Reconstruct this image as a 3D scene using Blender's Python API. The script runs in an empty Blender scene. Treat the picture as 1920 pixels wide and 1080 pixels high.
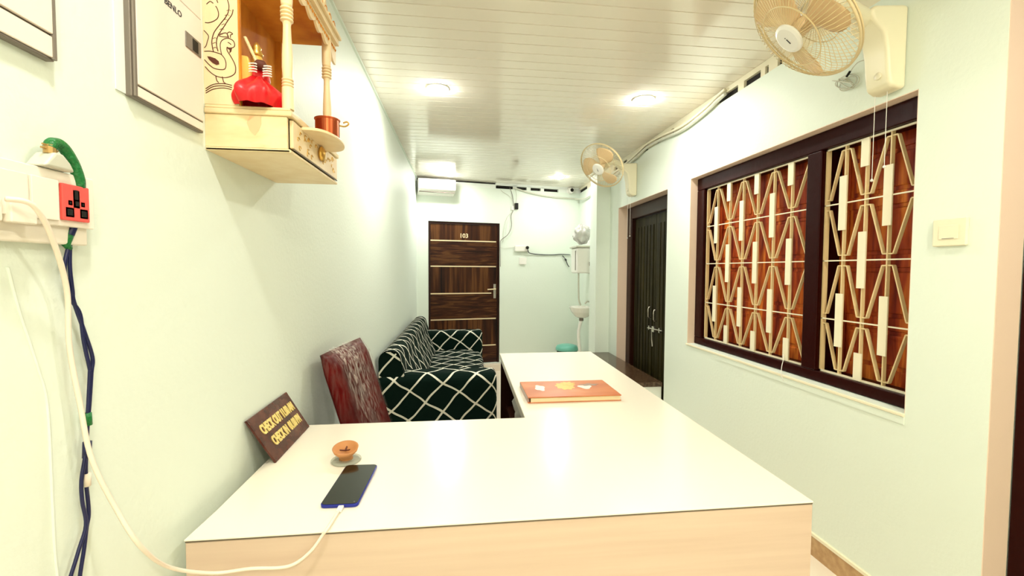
import bpy, bmesh, math, random
from mathutils import Vector, Matrix
random.seed(7)
R = math.radians
# ------------------------------------------------------------------ camera, world, lights, exposure
S = bpy.context.scene
COL = S.collection
def cam_axes(y, p, r):
    f = Vector((math.sin(y)*math.cos(p), math.cos(y)*math.cos(p), math.sin(p)))
    rt = Vector((math.cos(y), -math.sin(y), 0)); up = rt.cross(f)
    return rt*math.cos(r)+up*math.sin(r), up*math.cos(r)-rt*math.sin(r), f
cd = bpy.data.cameras.new('camera'); cam = bpy.data.objects.new('camera', cd); COL.objects.link(cam)
rt, up, fw = cam_axes(R(6.654), R(-2.37), R(.315))
cam.matrix_world = Matrix(((rt.x, up.x, -fw.x, 0), (rt.y, up.y, -fw.y, 0), (rt.z, up.z, -fw.z, 1.44), (0, 0, 0, 1)))
cd.sensor_width = 36; cd.lens = 818.5/1920*36; cd.clip_start = .02; cd.clip_end = 60
S.camera = cam
S.view_settings.view_transform = 'Standard'; S.view_settings.look = 'None'
S.view_settings.gamma = 1; S.view_settings.use_curve_mapping = False
S.view_settings.exposure = 1.27
w = bpy.data.worlds.new('world'); S.world = w; w.use_nodes = True
w.node_tree.nodes['Background'].inputs[0].default_value = (1, .95, .85, 1)
w.node_tree.nodes['Background'].inputs[1].default_value = .3
XL, XR, H = -.6, 1.78, 2.68          # left wall, right wall, ceiling
LAMPS = [(-.16, 3.08, 3.6, (1, .975, .88)), (1.31, 3.08, 2.2, (1, .975, .88)), (-.16, 5.75, 3.0, (1, 1, .95)), (1.29, 5.75, 1.6, (1, 1, .95)),
         (-.16, .35, 2.2, (1, .94, .78)), (1.31, .35, 3.4, (1, .88, .64)), (.55, -1.2, 12, (1, .88, .64))]  # last one is an unseen lamp added behind the camera to even the light

# ------------------------------------------------------------------ helpers
class MB:
    def __init__(s): s.v = []; s.f = []; s.m = []; s.uv = {}
    def add(s, vs, fs, mi=0):
        o = len(s.v); s.v += [Vector(p) for p in vs]
        for f in fs: s.f.append([i+o for i in f]); s.m.append(mi)
        return s
    def box(s, x0, x1, y0, y1, z0, z1, mi=0):
        return s.add([(x, y, z) for x in (x0, x1) for y in (y0, y1) for z in (z0, z1)],
                     [(0, 1, 3, 2), (4, 6, 7, 5), (0, 4, 5, 1), (2, 3, 7, 6), (0, 2, 6, 4), (1, 5, 7, 3)], mi)
    def obox(s, o, a, b, c, mi=0):   # box from an origin corner and three edge vectors
        o, a, b, c = map(Vector, (o, a, b, c))
        return s.add([o+a*i+b*j+c*k for i in (0, 1) for j in (0, 1) for k in (0, 1)],
                     [(0, 1, 3, 2), (4, 6, 7, 5), (0, 4, 5, 1), (2, 3, 7, 6), (0, 2, 6, 4), (1, 5, 7, 3)], mi)
    def bar(s, p, q, w, d, side=(1, 0, 0), mi=0):   # rectangular bar from p to q, d along side, w across
        p, q = Vector(p), Vector(q); t = (q-p).normalized(); sd = Vector(side).normalized(); n = t.cross(sd).normalized()
        return s.obox(p-n*w/2-sd*d/2, q-p, n*w, sd*d, mi)
    def tube(s, pts, r, seg=8, mi=0, closed=False):
        pts = [Vector(p) for p in pts]; n = len(pts); rr = r if isinstance(r, (list, tuple)) else [r]*n
        vs = []; ref = None
        for i, p in enumerate(pts):
            a = pts[(i-1) % n] if (closed or i) else p; b = pts[(i+1) % n] if (closed or i < n-1) else p
            t = (b-a).normalized()
            if ref is None:
                ref = t.orthogonal().normalized()
            else:
                ref = (ref-t*ref.dot(t))
                ref = ref.normalized() if ref.length > 1e-6 else t.orthogonal().normalized()
            bn = t.cross(ref)
            for k in range(seg):
                an = 2*math.pi*k/seg; vs.append(p+(ref*math.cos(an)+bn*math.sin(an))*rr[i])
        fs = []
        for i in range(n if closed else n-1):
            j = (i+1) % n
            for k in range(seg):
                k2 = (k+1) % seg; fs.append((i*seg+k, i*seg+k2, j*seg+k2, j*seg+k))
        if not closed: fs += [tuple(range(seg))[::-1], tuple((n-1)*seg+k for k in range(seg))]
        return s.add(vs, fs, mi)
    def lathe(s, prof, c=(0, 0, 0), ax=(0, 0, 1), seg=24, mi=0, sx=1, sy=1):
        ax = Vector(ax).normalized(); a = ax.orthogonal().normalized()
        if abs(ax.z) > .99: a = Vector((1, 0, 0))
        b = ax.cross(a); c = Vector(c); vs = []
        for r, h in prof:
            for k in range(seg):
                an = 2*math.pi*k/seg; vs.append(c+ax*h+a*(r*sx*math.cos(an))+b*(r*sy*math.sin(an)))
        n = len(prof); fs = [(i*seg+k, i*seg+(k+1) % seg, (i+1)*seg+(k+1) % seg, (i+1)*seg+k) for i in range(n-1) for k in range(seg)]
        fs += [tuple(range(seg))[::-1], tuple((n-1)*seg+k for k in range(seg))]
        return s.add(vs, fs, mi)
    def prism(s, poly, fn, d0, d1, mi=0):       # poly of (a,b); fn(a,b,d)->xyz
        n = len(poly); vs = [fn(a, b, d0) for a, b in poly]+[fn(a, b, d1) for a, b in poly]
        return s.add(vs, [tuple(range(n))[::-1], tuple(range(n, 2*n))]+[(i, (i+1) % n, (i+1) % n+n, i+n) for i in range(n)], mi)
    def grid(s, fn, nu, nv, mi=0, uvf=None, flip=False):
        o = len(s.v); vs = [fn(i/nu, j/nv) for i in range(nu+1) for j in range(nv+1)]
        fs = [(i*(nv+1)+j, (i+1)*(nv+1)+j, (i+1)*(nv+1)+j+1, i*(nv+1)+j+1) for i in range(nu) for j in range(nv)]
        if flip: fs = [f[::-1] for f in fs]
        s.add(vs, fs, mi)
        if uvf:
            for i in range(nu+1):
                for j in range(nv+1): s.uv[o+i*(nv+1)+j] = uvf(i/nu, j/nv)
        return s
    def xf(s, M, start=0):
        for i in range(start, len(s.v)): s.v[i] = M @ s.v[i]
        return s
    def build(s, name, mats, parent=None, smooth=False, bevel=0, bseg=2, sub=0, weld=False, recalc=True, solid=0):
        off = parent_loc(parent)
        me = bpy.data.meshes.new(name); me.from_pydata([v-off for v in s.v], [], s.f); me.update()
        if not isinstance(mats, (list, tuple)): mats = [mats]
        for m in mats: me.materials.append(m)
        for p, mi in zip(me.polygons, s.m): p.material_index = mi
        if s.uv:
            ul = me.uv_layers.new(name='UVMap')
            for lp in me.loops: ul.data[lp.index].uv = s.uv.get(lp.vertex_index, (0, 0))
        if recalc:
            bm = bmesh.new(); bm.from_mesh(me)
            if weld: bmesh.ops.remove_doubles(bm, verts=bm.verts, dist=1e-5)
            bmesh.ops.recalc_face_normals(bm, faces=bm.faces); bm.to_mesh(me); bm.free()
        if smooth:
            for p in me.polygons: p.use_smooth = True
        o = bpy.data.objects.new(name, me); COL.objects.link(o)
        if parent: o.parent = parent
        else: pass
        if bevel:
            b = o.modifiers.new('b', 'BEVEL'); b.width = bevel; b.segments = bseg; b.limit_method = 'ANGLE'; b.angle_limit = R(40)
            if bseg > 1:
                for p in me.polygons: p.use_smooth = True
                try: b.harden_normals = True
                except Exception: pass
        if solid:
            b = o.modifiers.new('s', 'SOLIDIFY'); b.thickness = solid
        if sub:
            b = o.modifiers.new('u', 'SUBSURF'); b.levels = sub; b.render_levels = sub
        return o
def parent_loc(p):
    v = Vector((0, 0, 0))
    while p: v += Vector(p.location); p = p.parent
    return v
def tag(o, label=None, cat=None, group=None, kind=None):
    if label: o['label'] = label
    if cat: o['category'] = cat
    if group: o['group'] = group
    if kind: o['kind'] = kind
    return o
def thing(name, loc, label, cat, group=None):
    o = bpy.data.objects.new(name, None); o.empty_display_size = .05; COL.objects.link(o); o.location = loc
    return tag(o, label, cat, group)
def struct(name, mb, mats, label=None, **k):
    o = mb.build(name, mats, **k); tag(o, kind='structure')
    if label: o['label'] = label
    return o
def sroot(name, loc, label):
    o = bpy.data.objects.new(name, None); COL.objects.link(o); o.location = loc
    return tag(o, label, kind='structure')
def text_mesh(name, txt, M, size, mat, parent=None, extrude=.001, offset=0, align='CENTER', space=1.0):
    cu = bpy.data.curves.new(name, 'FONT'); cu.body = txt; cu.size = size; cu.extrude = extrude; cu.offset = offset
    cu.align_x = align; cu.align_y = 'CENTER'; cu.space_character = space; cu.resolution_u = 3
    t = bpy.data.objects.new(name+'_c', cu); COL.objects.link(t)
    dg = bpy.context.evaluated_depsgraph_get(); me = bpy.data.meshes.new_from_object(t.evaluated_get(dg))
    bpy.data.objects.remove(t)
    me.transform(Matrix.Translation(-parent_loc(parent)) @ M); me.materials.clear(); me.materials.append(mat); me.name = name
    o = bpy.data.objects.new(name, me); COL.objects.link(o); o.parent = parent
    return o
def frame(o, x, y):   # matrix with text x axis -> x, text y axis -> y, origin o
    x, y = Vector(x), Vector(y); n = x.cross(y).normalized()
    return Matrix(((x.x, y.x, n.x, o[0]), (x.y, y.y, n.y, o[1]), (x.z, y.z, n.z, o[2]), (0, 0, 0, 1)))
def smoothpath(pts, sub=6, closed=False):
    pts = [Vector(p) for p in pts]; n = len(pts); out = []
    for i in range(n if closed else n-1):
        g = (lambda k: pts[k % n]) if closed else (lambda k: pts[max(0, min(n-1, k))])
        p0, p1, p2, p3 = g(i-1), g(i), g(i+1), g(i+2)
        for k in range(sub):
            t = k/sub
            out.append(.5*((2*p1)+(p2-p0)*t+(2*p0-5*p1+4*p2-p3)*t*t+(3*p1-p0-3*p2+p3)*t**3))
    if not closed: out.append(pts[-1])
    return out

# ------------------------------------------------------------------ materials
def mat(name, col, rough=.5, metal=0, bump=0, bscale=40, coat=0, ior=1.5, trans=0, emit=0, alpha=1, spec=None):
    m = bpy.data.materials.new(name); m.use_nodes = True; nt = m.node_tree; b = nt.nodes['Principled BSDF']
    b.inputs['Base Color'].default_value = (*col, 1); b.inputs['Roughness'].default_value = rough; b.inputs['Metallic'].default_value = metal
    b.inputs['IOR'].default_value = ior; b.inputs['Coat Weight'].default_value = coat; b.inputs['Transmission Weight'].default_value = trans
    b.inputs['Alpha'].default_value = alpha
    if spec is not None: b.inputs['Specular IOR Level'].default_value = spec
    if emit: b.inputs['Emission Color'].default_value = (*col, 1); b.inputs['Emission Strength'].default_value = emit
    if bump:
        tc = nt.nodes.new('ShaderNodeTexCoord'); n = nt.nodes.new('ShaderNodeTexNoise'); n.inputs['Scale'].default_value = bscale; n.inputs['Detail'].default_value = 4
        bp = nt.nodes.new('ShaderNodeBump'); bp.inputs['Strength'].default_value = bump; bp.inputs['Distance'].default_value = .01
        nt.links.new(tc.outputs['Object'], n.inputs['Vector']); nt.links.new(n.outputs[0], bp.inputs['Height']); nt.links.new(bp.outputs[0], b.inputs['Normal'])
    return m
def noisy(name, stops, scale=(1, 1, 1), nscale=5, rough=.4, detail=5, dist=0, bump=0, coat=0, spec=.5, ior=1.5, metal=0):
    """colour ramp over stretched noise (wood grain, granite, fabric)"""
    m = mat(name, stops[0][1], rough, metal, coat=coat, ior=ior, spec=spec); nt = m.node_tree; b = nt.nodes['Principled BSDF']
    tc = nt.nodes.new('ShaderNodeTexCoord'); mp = nt.nodes.new('ShaderNodeMapping'); mp.inputs['Scale'].default_value = scale
    n = nt.nodes.new('ShaderNodeTexNoise'); n.inputs['Scale'].default_value = nscale; n.inputs['Detail'].default_value = detail; n.inputs['Distortion'].default_value = dist
    cr = nt.nodes.new('ShaderNodeValToRGB'); el = cr.color_ramp.elements
    while len(el) < len(stops): el.new(.5)
    for e, (p, c) in zip(el, stops): e.position = p; e.color = (*c, 1)
    L = nt.links; L.new(tc.outputs['Object'], mp.inputs[0]); L.new(mp.outputs[0], n.inputs['Vector']); L.new(n.outputs[0], cr.inputs[0]); L.new(cr.outputs[0], b.inputs['Base Color'])
    if bump:
        bp = nt.nodes.new('ShaderNodeBump'); bp.inputs['Strength'].default_value = bump; bp.inputs['Distance'].default_value = .01
        L.new(n.outputs[0], bp.inputs['Height']); L.new(bp.outputs[0], b.inputs['Normal'])
    return m
M = {}
M['wall'] = mat('mint_paint', (.805, .88, .785), .55, bump=.12, bscale=60)
M['white_wall'] = mat('white_plaster', (.86, .9, .84), .6)
M['pink'] = mat('peach_reveal_paint', (.90, .70, .55), .5)
M['ceil'] = mat('glossy_pvc_panel', (.92, .86, .745), .12, bump=.02, bscale=6, ior=1.62)
M['void'] = mat('painted_gap_shade', (.012, .008, .006), .9)
M['cream'] = mat('cream_plastic', (.85, .79, .60), .35)
M['white'] = mat('white_plastic', (.88, .86, .80), .3)
M['whitegloss'] = mat('white_laminate', (.90, .84, .72), .22, coat=.15, bump=.015, bscale=8)
M['front'] = noisy('beige_laminate', [(.3, (.62, .46, .35)), (.7, (.69, .53, .41))], (.6, 1, 14), 3, .3)
M['edge'] = mat('dark_edge_line', (.12, .09, .06), .5)
M['brownframe'] = mat('dark_red_brown_varnish', (.022, .0015, .001), .3, bump=.12, bscale=25, spec=.10)
M['shutter'] = noisy('orange_teak', [(.34, (.14, .008, .002)), (.5, (.34, .045, .006)), (.66, (.62, .17, .022)), (.8, (.75, .33, .06))], (9, 9, .9), 2.2, .45, 6, .6, .1, spec=.2)
M['grille'] = mat('cream_painted_iron', (.80, .62, .33), .4)
M['plate'] = mat('cream_white_plate', (.90, .83, .62), .4)
M['doorH'] = noisy('walnut_grain_across', [(.32, (.010, .002, .001)), (.5, (.045, .012, .004)), (.62, (.10, .038, .010)), (.8, (.035, .010, .003))], (.9, 1, 9), 3, .4, 8, 1.0, spec=.2)
M['doorV'] = noisy('walnut_grain_upright', [(.32, (.008, .0015, .001)), (.48, (.045, .012, .003)), (.6, (.12, .045, .012)), (.8, (.03, .008, .003))], (7, 1, .35), 2, .4, 6, .5, spec=.2)
M['doorframe'] = mat('dark_brown_frame', (.022, .005, .0025), .35, spec=.2)
M['strip'] = mat('champagne_metal_strip', (.85, .70, .45), .3, .4)
M['dgreen'] = noisy('dark_olive_door', [(.3, (.006, .004, .001)), (.55, (.022, .018, .004)), (.8, (.05, .04, .012))], (6, 6, .5), 3, .5, 6, spec=.12)
M['steel'] = mat('steel', (.62, .58, .52), .25, .9)
M['granite'] = noisy('brown_granite', [(.3, (.03, .012, .006)), (.6, (.10, .055, .028)), (.8, (.16, .12, .07))], (1, 1, 1), 45, .18, 6)
M['tile'] = noisy('beige_tile', [(.3, (.80, .70, .57)), (.7, (.87, .78, .65))], (1, 1, 1), 3, .2, 4)
M['skirt'] = noisy('tan_skirting_tile', [(.3, (.42, .24, .10)), (.7, (.58, .37, .18))], (1, 1, 1), 30, .3, 6)
M['mcb'] = mat('off_white_metal', (.88, .78, .68), .45, spec=.3)
M['grey'] = mat('grey_metal', (.20, .17, .14), .4, .3)
M['black'] = mat('black_plastic', (.01, .008, .006), .5, spec=.2)
M['ink'] = mat('dark_ink', (.03, .03, .035), .6)
M['pine'] = noisy('cream_wood', [(.3, (.80, .60, .32)), (.6, (.88, .71, .44)), (.8, (.84, .64, .36))], (4, 4, 1.2), 4, .4, 5, .3)
M['pineH'] = noisy('cream_wood_length', [(.3, (.78, .58, .30)), (.6, (.86, .70, .42)), (.8, (.74, .52, .27))], (3, .8, 9), 4, .4, 5, .3)
M['amber'] = noisy('amber_stained_wood', [(.3, (.50, .14, .012)), (.6, (.74, .30, .035)), (.8, (.80, .38, .06))], (2, 2, 1), 5, .7, 4, spec=.15)
M['engrave'] = mat('burnt_engraving', (.10, .02, .008), .7)
M['gold'] = mat('brass', (.70, .42, .10), .3, .8)
M['red'] = mat('red_satin', (.75, .008, .015), .35, bump=.3, bscale=30)
M['skin'] = mat('painted_figure', (.85, .48, .10), .4)
M['copper'] = mat('copper', (.42, .09, .03), .28, .85)
M['redplastic'] = mat('red_socket', (.85, .10, .085), .4, spec=.3)
M['switch'] = mat('switch_plastic', (.90, .83, .72), .3)
M['tapeg'] = mat('green_tape', (.004, .16, .03), .35, bump=.5, bscale=120)
M['navy'] = mat('navy_wire', (.004, .006, .06), .35)
M['cord'] = mat('white_cord', (.90, .78, .66), .4)
M['pin'] = mat('brass_pin', (.5, .32, .12), .4, .6)
M['sign'] = noisy('maroon_granite_board', [(.35, (.055, .01, .006)), (.6, (.13, .035, .02)), (.8, (.16, .09, .05))], (1, 1, 1), 18, .18, 6)
M['letters'] = mat('gold_letters', (.88, .70, .25), .4)
M['screen'] = mat('black_glass', (.004, .005, .002), .12)
M['blue'] = mat('blue_phone_body', (.02, .03, .32), .15, .5)
M['clay'] = mat('terracotta', (.56, .24, .08), .6, bump=.2)
M['glass'] = mat('clear_glass', (.62, .66, .54), .05, alpha=.4)
M['book'] = noisy('orange_ledger_cover', [(.3, (.52, .12, .035)), (.6, (.64, .20, .07)), (.8, (.70, .30, .14))], (1.5, 3, 1), 3, .3, 3)
M['pages'] = noisy('paper_edges', [(.3, (.72, .55, .30)), (.7, (.88, .76, .50))], (.3, .3, 60), 8, .7)
M['yellow'] = mat('yellow_print', (.80, .50, .10), .35)
M['cloudy'] = mat('white_print', (.88, .80, .72), .3)
M['greyprint'] = mat('grey_print', (.35, .22, .18), .3)
M['leather'] = noisy('oxblood_leather', [(.3, (.06, .001, .001)), (.7, (.13, .003, .002))], (1, 1, 1), 10, .4, 4, spec=.08)
M['darkmetal'] = mat('dark_metal', (.02, .015, .012), .35, .6)
M['teal'] = mat('teal_plastic', (.16, .50, .40), .35)
M['tealdark'] = mat('dark_teal_plastic', (.01, .05, .04), .35)
M['ceramic'] = mat('white_ceramic', (.86, .84, .76), .12, coat=.4)
M['pvc'] = mat('grey_white_pvc', (.60, .60, .50), .4)
M['bag'] = mat('clear_bag', (.62, .60, .56), .25, alpha=.75, bump=.8, bscale=25)
M['blade'] = mat('tan_fan_blade', (.78, .55, .30), .3)
M['fan'] = mat('cream_fan_plastic', (.88, .82, .60), .3)
M['wire'] = mat('cream_fan_wire', (.74, .60, .34), .35)
M['lamp'] = mat('lamp_diffuser', (1, .99, .92), .4, emit=100)
M['lamp_dim'] = mat('dimmer_lamp_diffuser', (1, .99, .95), .4, emit=72)
# plastic film: mostly clear, white streaks along the creases paint in its reflections
def film():
    m = bpy.data.materials.new('creased_plastic_film'); m.use_nodes = True; nt = m.node_tree; b = nt.nodes['Principled BSDF']
    b.inputs['Base Color'].default_value = (.80, .66, .58, 1); b.inputs['Roughness'].default_value = .12
    tc = nt.nodes.new('ShaderNodeTexCoord'); mp = nt.nodes.new('ShaderNodeMapping'); mp.inputs['Scale'].default_value = (34, 26, 1.3); mp.inputs['Rotation'].default_value = (R(8), 0, 0)
    n = nt.nodes.new('ShaderNodeTexNoise'); n.inputs['Scale'].default_value = 2.6; n.inputs['Detail'].default_value = 5; n.inputs['Distortion'].default_value = .7
    cr = nt.nodes.new('ShaderNodeValToRGB'); cr.color_ramp.elements[0].position = .40; cr.color_ramp.elements[0].color = (.01,)*3+(1,); cr.color_ramp.elements[1].position = .66; cr.color_ramp.elements[1].color = (.7,)*3+(1,)
    bp = nt.nodes.new('ShaderNodeBump'); bp.inputs['Strength'].default_value = .7; bp.inputs['Distance'].default_value = .01
    L = nt.links; L.new(tc.outputs['Object'], mp.inputs[0]); L.new(mp.outputs[0], n.inputs['Vector']); L.new(n.outputs[0], cr.inputs[0])
    sx = nt.nodes.new('ShaderNodeSeparateXYZ'); L.new(tc.outputs['Generated'], sx.inputs[0])
    def mp_(o, a, b_, c, d):
        q = nt.nodes.new('ShaderNodeMapRange'); q.interpolation_type = 'SMOOTHSTEP'
        for k, x in enumerate((a, b_, c, d)): q.inputs[k+1].default_value = x
        L.new(o, q.inputs[0]); return q.outputs[0]
    def ml(a, b_):
        q = nt.nodes.new('ShaderNodeMath'); q.operation = 'MULTIPLY'; L.new(a, q.inputs[0]); L.new(b_, q.inputs[1]); return q.outputs[0]
    # painted reflections fill a band left of the middle, strongest at the top edge
    g = ml(ml(mp_(sx.outputs[1], .10, .28, .12, 1), mp_(sx.outputs[1], .50, .82, 1, .25)), mp_(sx.outputs[2], .15, 1, .10, 1))
    L.new(ml(cr.outputs[0], g), b.inputs['Alpha']); L.new(n.outputs[0], bp.inputs['Height']); L.new(bp.outputs[0], b.inputs['Normal'])
    return m
M['film'] = film()
def sofa_cover():
    m = bpy.data.materials.new('green_cover_white_lattice'); m.use_nodes = True; nt = m.node_tree; L = nt.links; b = nt.nodes['Principled BSDF']
    b.inputs['Roughness'].default_value = .9; b.inputs['Specular IOR Level'].default_value = .12
    uv = nt.nodes.new('ShaderNodeUVMap'); n = nt.nodes.new('ShaderNodeTexNoise'); n.inputs['Scale'].default_value = 5; n.inputs['Detail'].default_value = 1
    sc = nt.nodes.new('ShaderNodeVectorMath'); sc.operation = 'MULTIPLY_ADD'; sc.inputs[1].default_value = (.05, .05, .05)
    L.new(uv.outputs[0], n.inputs['Vector']); L.new(n.outputs['Color'], sc.inputs[0]); L.new(uv.outputs[0], sc.inputs[2])
    sp = nt.nodes.new('ShaderNodeSeparateXYZ'); L.new(sc.outputs[0], sp.inputs[0])
    def mth(op, a, bb=None, c=None):
        q = nt.nodes.new('ShaderNodeMath'); q.operation = op
        for i, x in enumerate((a, bb, c)):
            if x is None: continue
            if isinstance(x, (int, float)): q.inputs[i].default_value = x
            else: L.new(x, q.inputs[i])
        return q.outputs[0]
    def fam(ku, kv, wd):
        t = mth('ADD', mth('MULTIPLY', sp.outputs[0], ku), mth('MULTIPLY', sp.outputs[1], kv))
        return mth('LESS_THAN', mth('ABSOLUTE', mth('SUBTRACT', mth('FRACT', t), .5)), wd)
    f = mth('MAXIMUM', fam(3.15, 4.55, .040), fam(5.5, -4.75, .048))
    mx = nt.nodes.new('ShaderNodeMix'); mx.data_type = 'RGBA'
    L.new(f, mx.inputs['Factor']); mx.inputs['A'].default_value = (.0012, .010, .0065, 1); mx.inputs['B'].default_value = (.80, .78, .66, 1)
    L.new(mx.outputs['Result'], b.inputs['Base Color'])
    return m
M['cover'] = sofa_cover()

# ------------------------------------------------------------------ the room
Y0, BY0, BY1 = -2.0, 6.05, 6.50          # rear wall behind the camera; back wall at left / right side (it runs slightly askew)
bdir = Vector((XR-XL, BY1-BY0, 0)); BLEN = bdir.length; bdir.normalize(); bn = Vector((bdir.y, -bdir.x, 0))   # into the room
def B(u, z, d=0): return Vector((XL, BY0, 0))+bdir*u+bn*d+Vector((0, 0, z))
def bbox(mb, u0, u1, z0, z1, d0, d1, mi=0): return mb.obox(B(u0, z0, d0), bdir*(u1-u0), bn*(d1-d0), Vector((0, 0, z1-z0)), mi)
m = MB().box(XL-.3, 2.2, Y0-.2, 6.9, -.12, 0)
struct('floor', m, M['tile'])
# ceiling of ridged PVC strips, each 98 mm wide with a narrow groove
m = MB(); y = Y0; zc = H
pts = []
while y < 6.8:
    pts += [(y, zc+.006), (y+.001, zc), (y+.0925, zc), (y+.0945, zc+.006)]; y += .0985
vs = [(x, a, b) for a, b in pts for x in (XL-.3, 2.1)]; n = len(pts)
m.add(vs, [(2*i, 2*i+1, 2*i+3, 2*i+2) for i in range(n-1)])
m.box(XL-.3, 2.1, Y0, y, H+.012, H+.06)
struct('ceiling', m, M['ceil'], recalc=False)
struct('wall_left', MB().box(XL-.2, XL, Y0, BY0+.3, 0, H), M['wall'])
struct('wall_rear', MB().box(XL-.2, 2.2, Y0-.15, Y0, 0, H), M['white_wall'])
# right wall: openings for window, far double door and near doorway
WY0, WY1, WZ0, WZ1 = 1.545, 3.257, .868, 2.158
DY0, DY1, DZ1 = 3.64, 4.83, 2.15
NY, NZ = 1.265, 2.62
m = MB()
XO = 2.08; TOP = 2.60
for a in [(NY, WY0, 0, TOP), (WY0, WY1, 0, WZ0), (WY0, WY1, WZ1, TOP), (WY1, DY0, 0, TOP), (DY0, DY1, DZ1, TOP), (DY1, 6.55, 0, TOP), (Y0, -.1, 0, TOP)]:
    m.box(XR, XO, a[0], a[1], a[2], a[3])
m.box(XR+.04, XO, Y0, 6.55, TOP, H)
wr = struct('wall_right', m, M['wall'])
m = MB(); t = .003
m.box(XR+.001, XO-.1, WY1-t, WY1, WZ0, WZ1).box(XR+.001, XO-.1, WY0, WY1, WZ1-t, WZ1).box(XR+.001, XO-.1, WY0, WY0+t, WZ0, WZ1)
m.box(XR+.001, XO-.1, DY1-t, DY1, 0, DZ1).box(XR+.001, XO-.1, DY0, DY1, DZ1-t, DZ1)
m.box(XR+.001, 1.875, NY-t, NY, 0, TOP)
m.build('opening_reveal', M['pink'], wr)
# column in the far right corner
m = MB().box(1.61, XR, 5.10, 5.36, 0, TOP)
struct('column', m, M['wall'], 'square mint painted column on the right wall')
m = MB().box(1.73, XR, 4.95, 5.10, 0, 2.25)
# back wall with the doorway
D0, D1, DT, DB = .157, 1.172, 2.105, .10
m = MB()
for a in [(-.1, D0, 0, TOP), (D1, BLEN+.1, 0, TOP), (D0, D1, DT, TOP), (D0, D1, 0, DB)]: bbox(m, *a, 0, -.2)
bbox(m, -.1, BLEN+.1, TOP, H, -.05, -.2)
struct('wall_back', m, M['wall'])
# gap under the ceiling, its shade put in as black strips, with plaster dabs and a cream edging strip
m = MB()
bbox(m, .54, 1.11, TOP, 2.655, -.05, -.001); bbox(m, .0, .54, TOP, 2.65, -.05, 0)
for a in [(1.36, 1.423), (1.578, 1.636), (1.794, 1.845), (2.075, BLEN+.05)]: bbox(m, a[0], a[1], TOP, 2.66, -.05, 0)
bbox(m, 1.11, BLEN, 2.643, H, -.05, 0)
struct('trim_1', m, M['white_wall'], 'broken plaster strip between back wall and ceiling')
m = MB(); bbox(m, 0, BLEN, TOP, H-.002, -.048, -.04); struct('trim_2', m, M['void'], 'black strip painting in the shade of the gap above the back wall')
m = MB(); m.box(XR, XR+.02, Y0, 6.5, 2.645, H-.001)
for a in [(2.334, 2.407), (2.457-.02, 2.475), (2.63, 2.69), (2.92, 3.55), (3.60, 3.78), (3.89, 4.06), (4.25, 4.6), (4.72, 4.85), (5.0, 5.3), (5.55, 5.7), (5.95, 6.1), (Y0, 2.30)]: m.box(XR, XR+.018, a[0], a[1], TOP, 2.645)
struct('trim_3', m, M['cream'], 'broken cream strip between right wall and ceiling')
m = MB().box(XR+.0185, XR+.022, Y0, 6.5, TOP, 2.644); struct('trim_4', m, M['void'], 'black strip painting in the shade of the gap above the right wall')
m = MB().box(XL, XL+.012, Y0, 6.05, H-.012, H-.0005); struct('trim_5', m, M['wall'], 'thin edging strip along the left wall and ceiling')
# skirting
m = MB()
for a, b in [(NY, DY0)]: m.box(XR-.010, XR, a, b, 0, .10); m.box(XR-.013, XR, a, b, .10, .115, 1)
struct('baseboard_right', m, [M['skirt'], M['plate']])
m = MB(); bbox(m, D1+.02, BLEN, 0, .1, 0, .01); struct('baseboard_back', m, M['tile'])
m = MB(); bbox(m, D0-.05, D1+.12, 0, DB-.005, .0, .09); struct('trim_6', m, M['tile'], 'beige tiled door step', bevel=.004)

# ---- window_1
w1 = sroot('window_1', (1.84, 2.4, WZ0), 'dark brown framed window with a cream geometric iron grille and wooden shutters')
FX0, FX1 = 1.835, 1.956
def frm(nm, *a): MB().box(*a).build(nm, M['brownframe'], w1, bevel=.006)
frm('window_frame', FX0, FX1, WY0+.004, WY1-.004, 2.062, WZ1-.004)
frm('window_frame', FX0, FX1, WY0+.004, WY1-.004, WZ0+.002, .925)
frm('window_frame', FX0, FX1, 3.155, WY1-.004, .925, 2.062)
frm('window_frame', FX0, FX1, WY0+.004, 1.588, .925, 2.062)
frm('mullion', FX0-.003, FX1, 2.062, 2.155, .925, 2.062)
MB().box(XR-.008, FX0, WY0-.0, WY1+.01, WZ0-.014, WZ0-.001).build('window_sill', M['plate'], w1, bevel=.003)
MB().box(XR-.004, XR, WY0-.0, WY1-.4, WZ0-.045, WZ0-.014).build('plaster_ledge', M['wall'], w1)
RZ = [.925, 1.20, 1.495, 1.776, 2.06]
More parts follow.
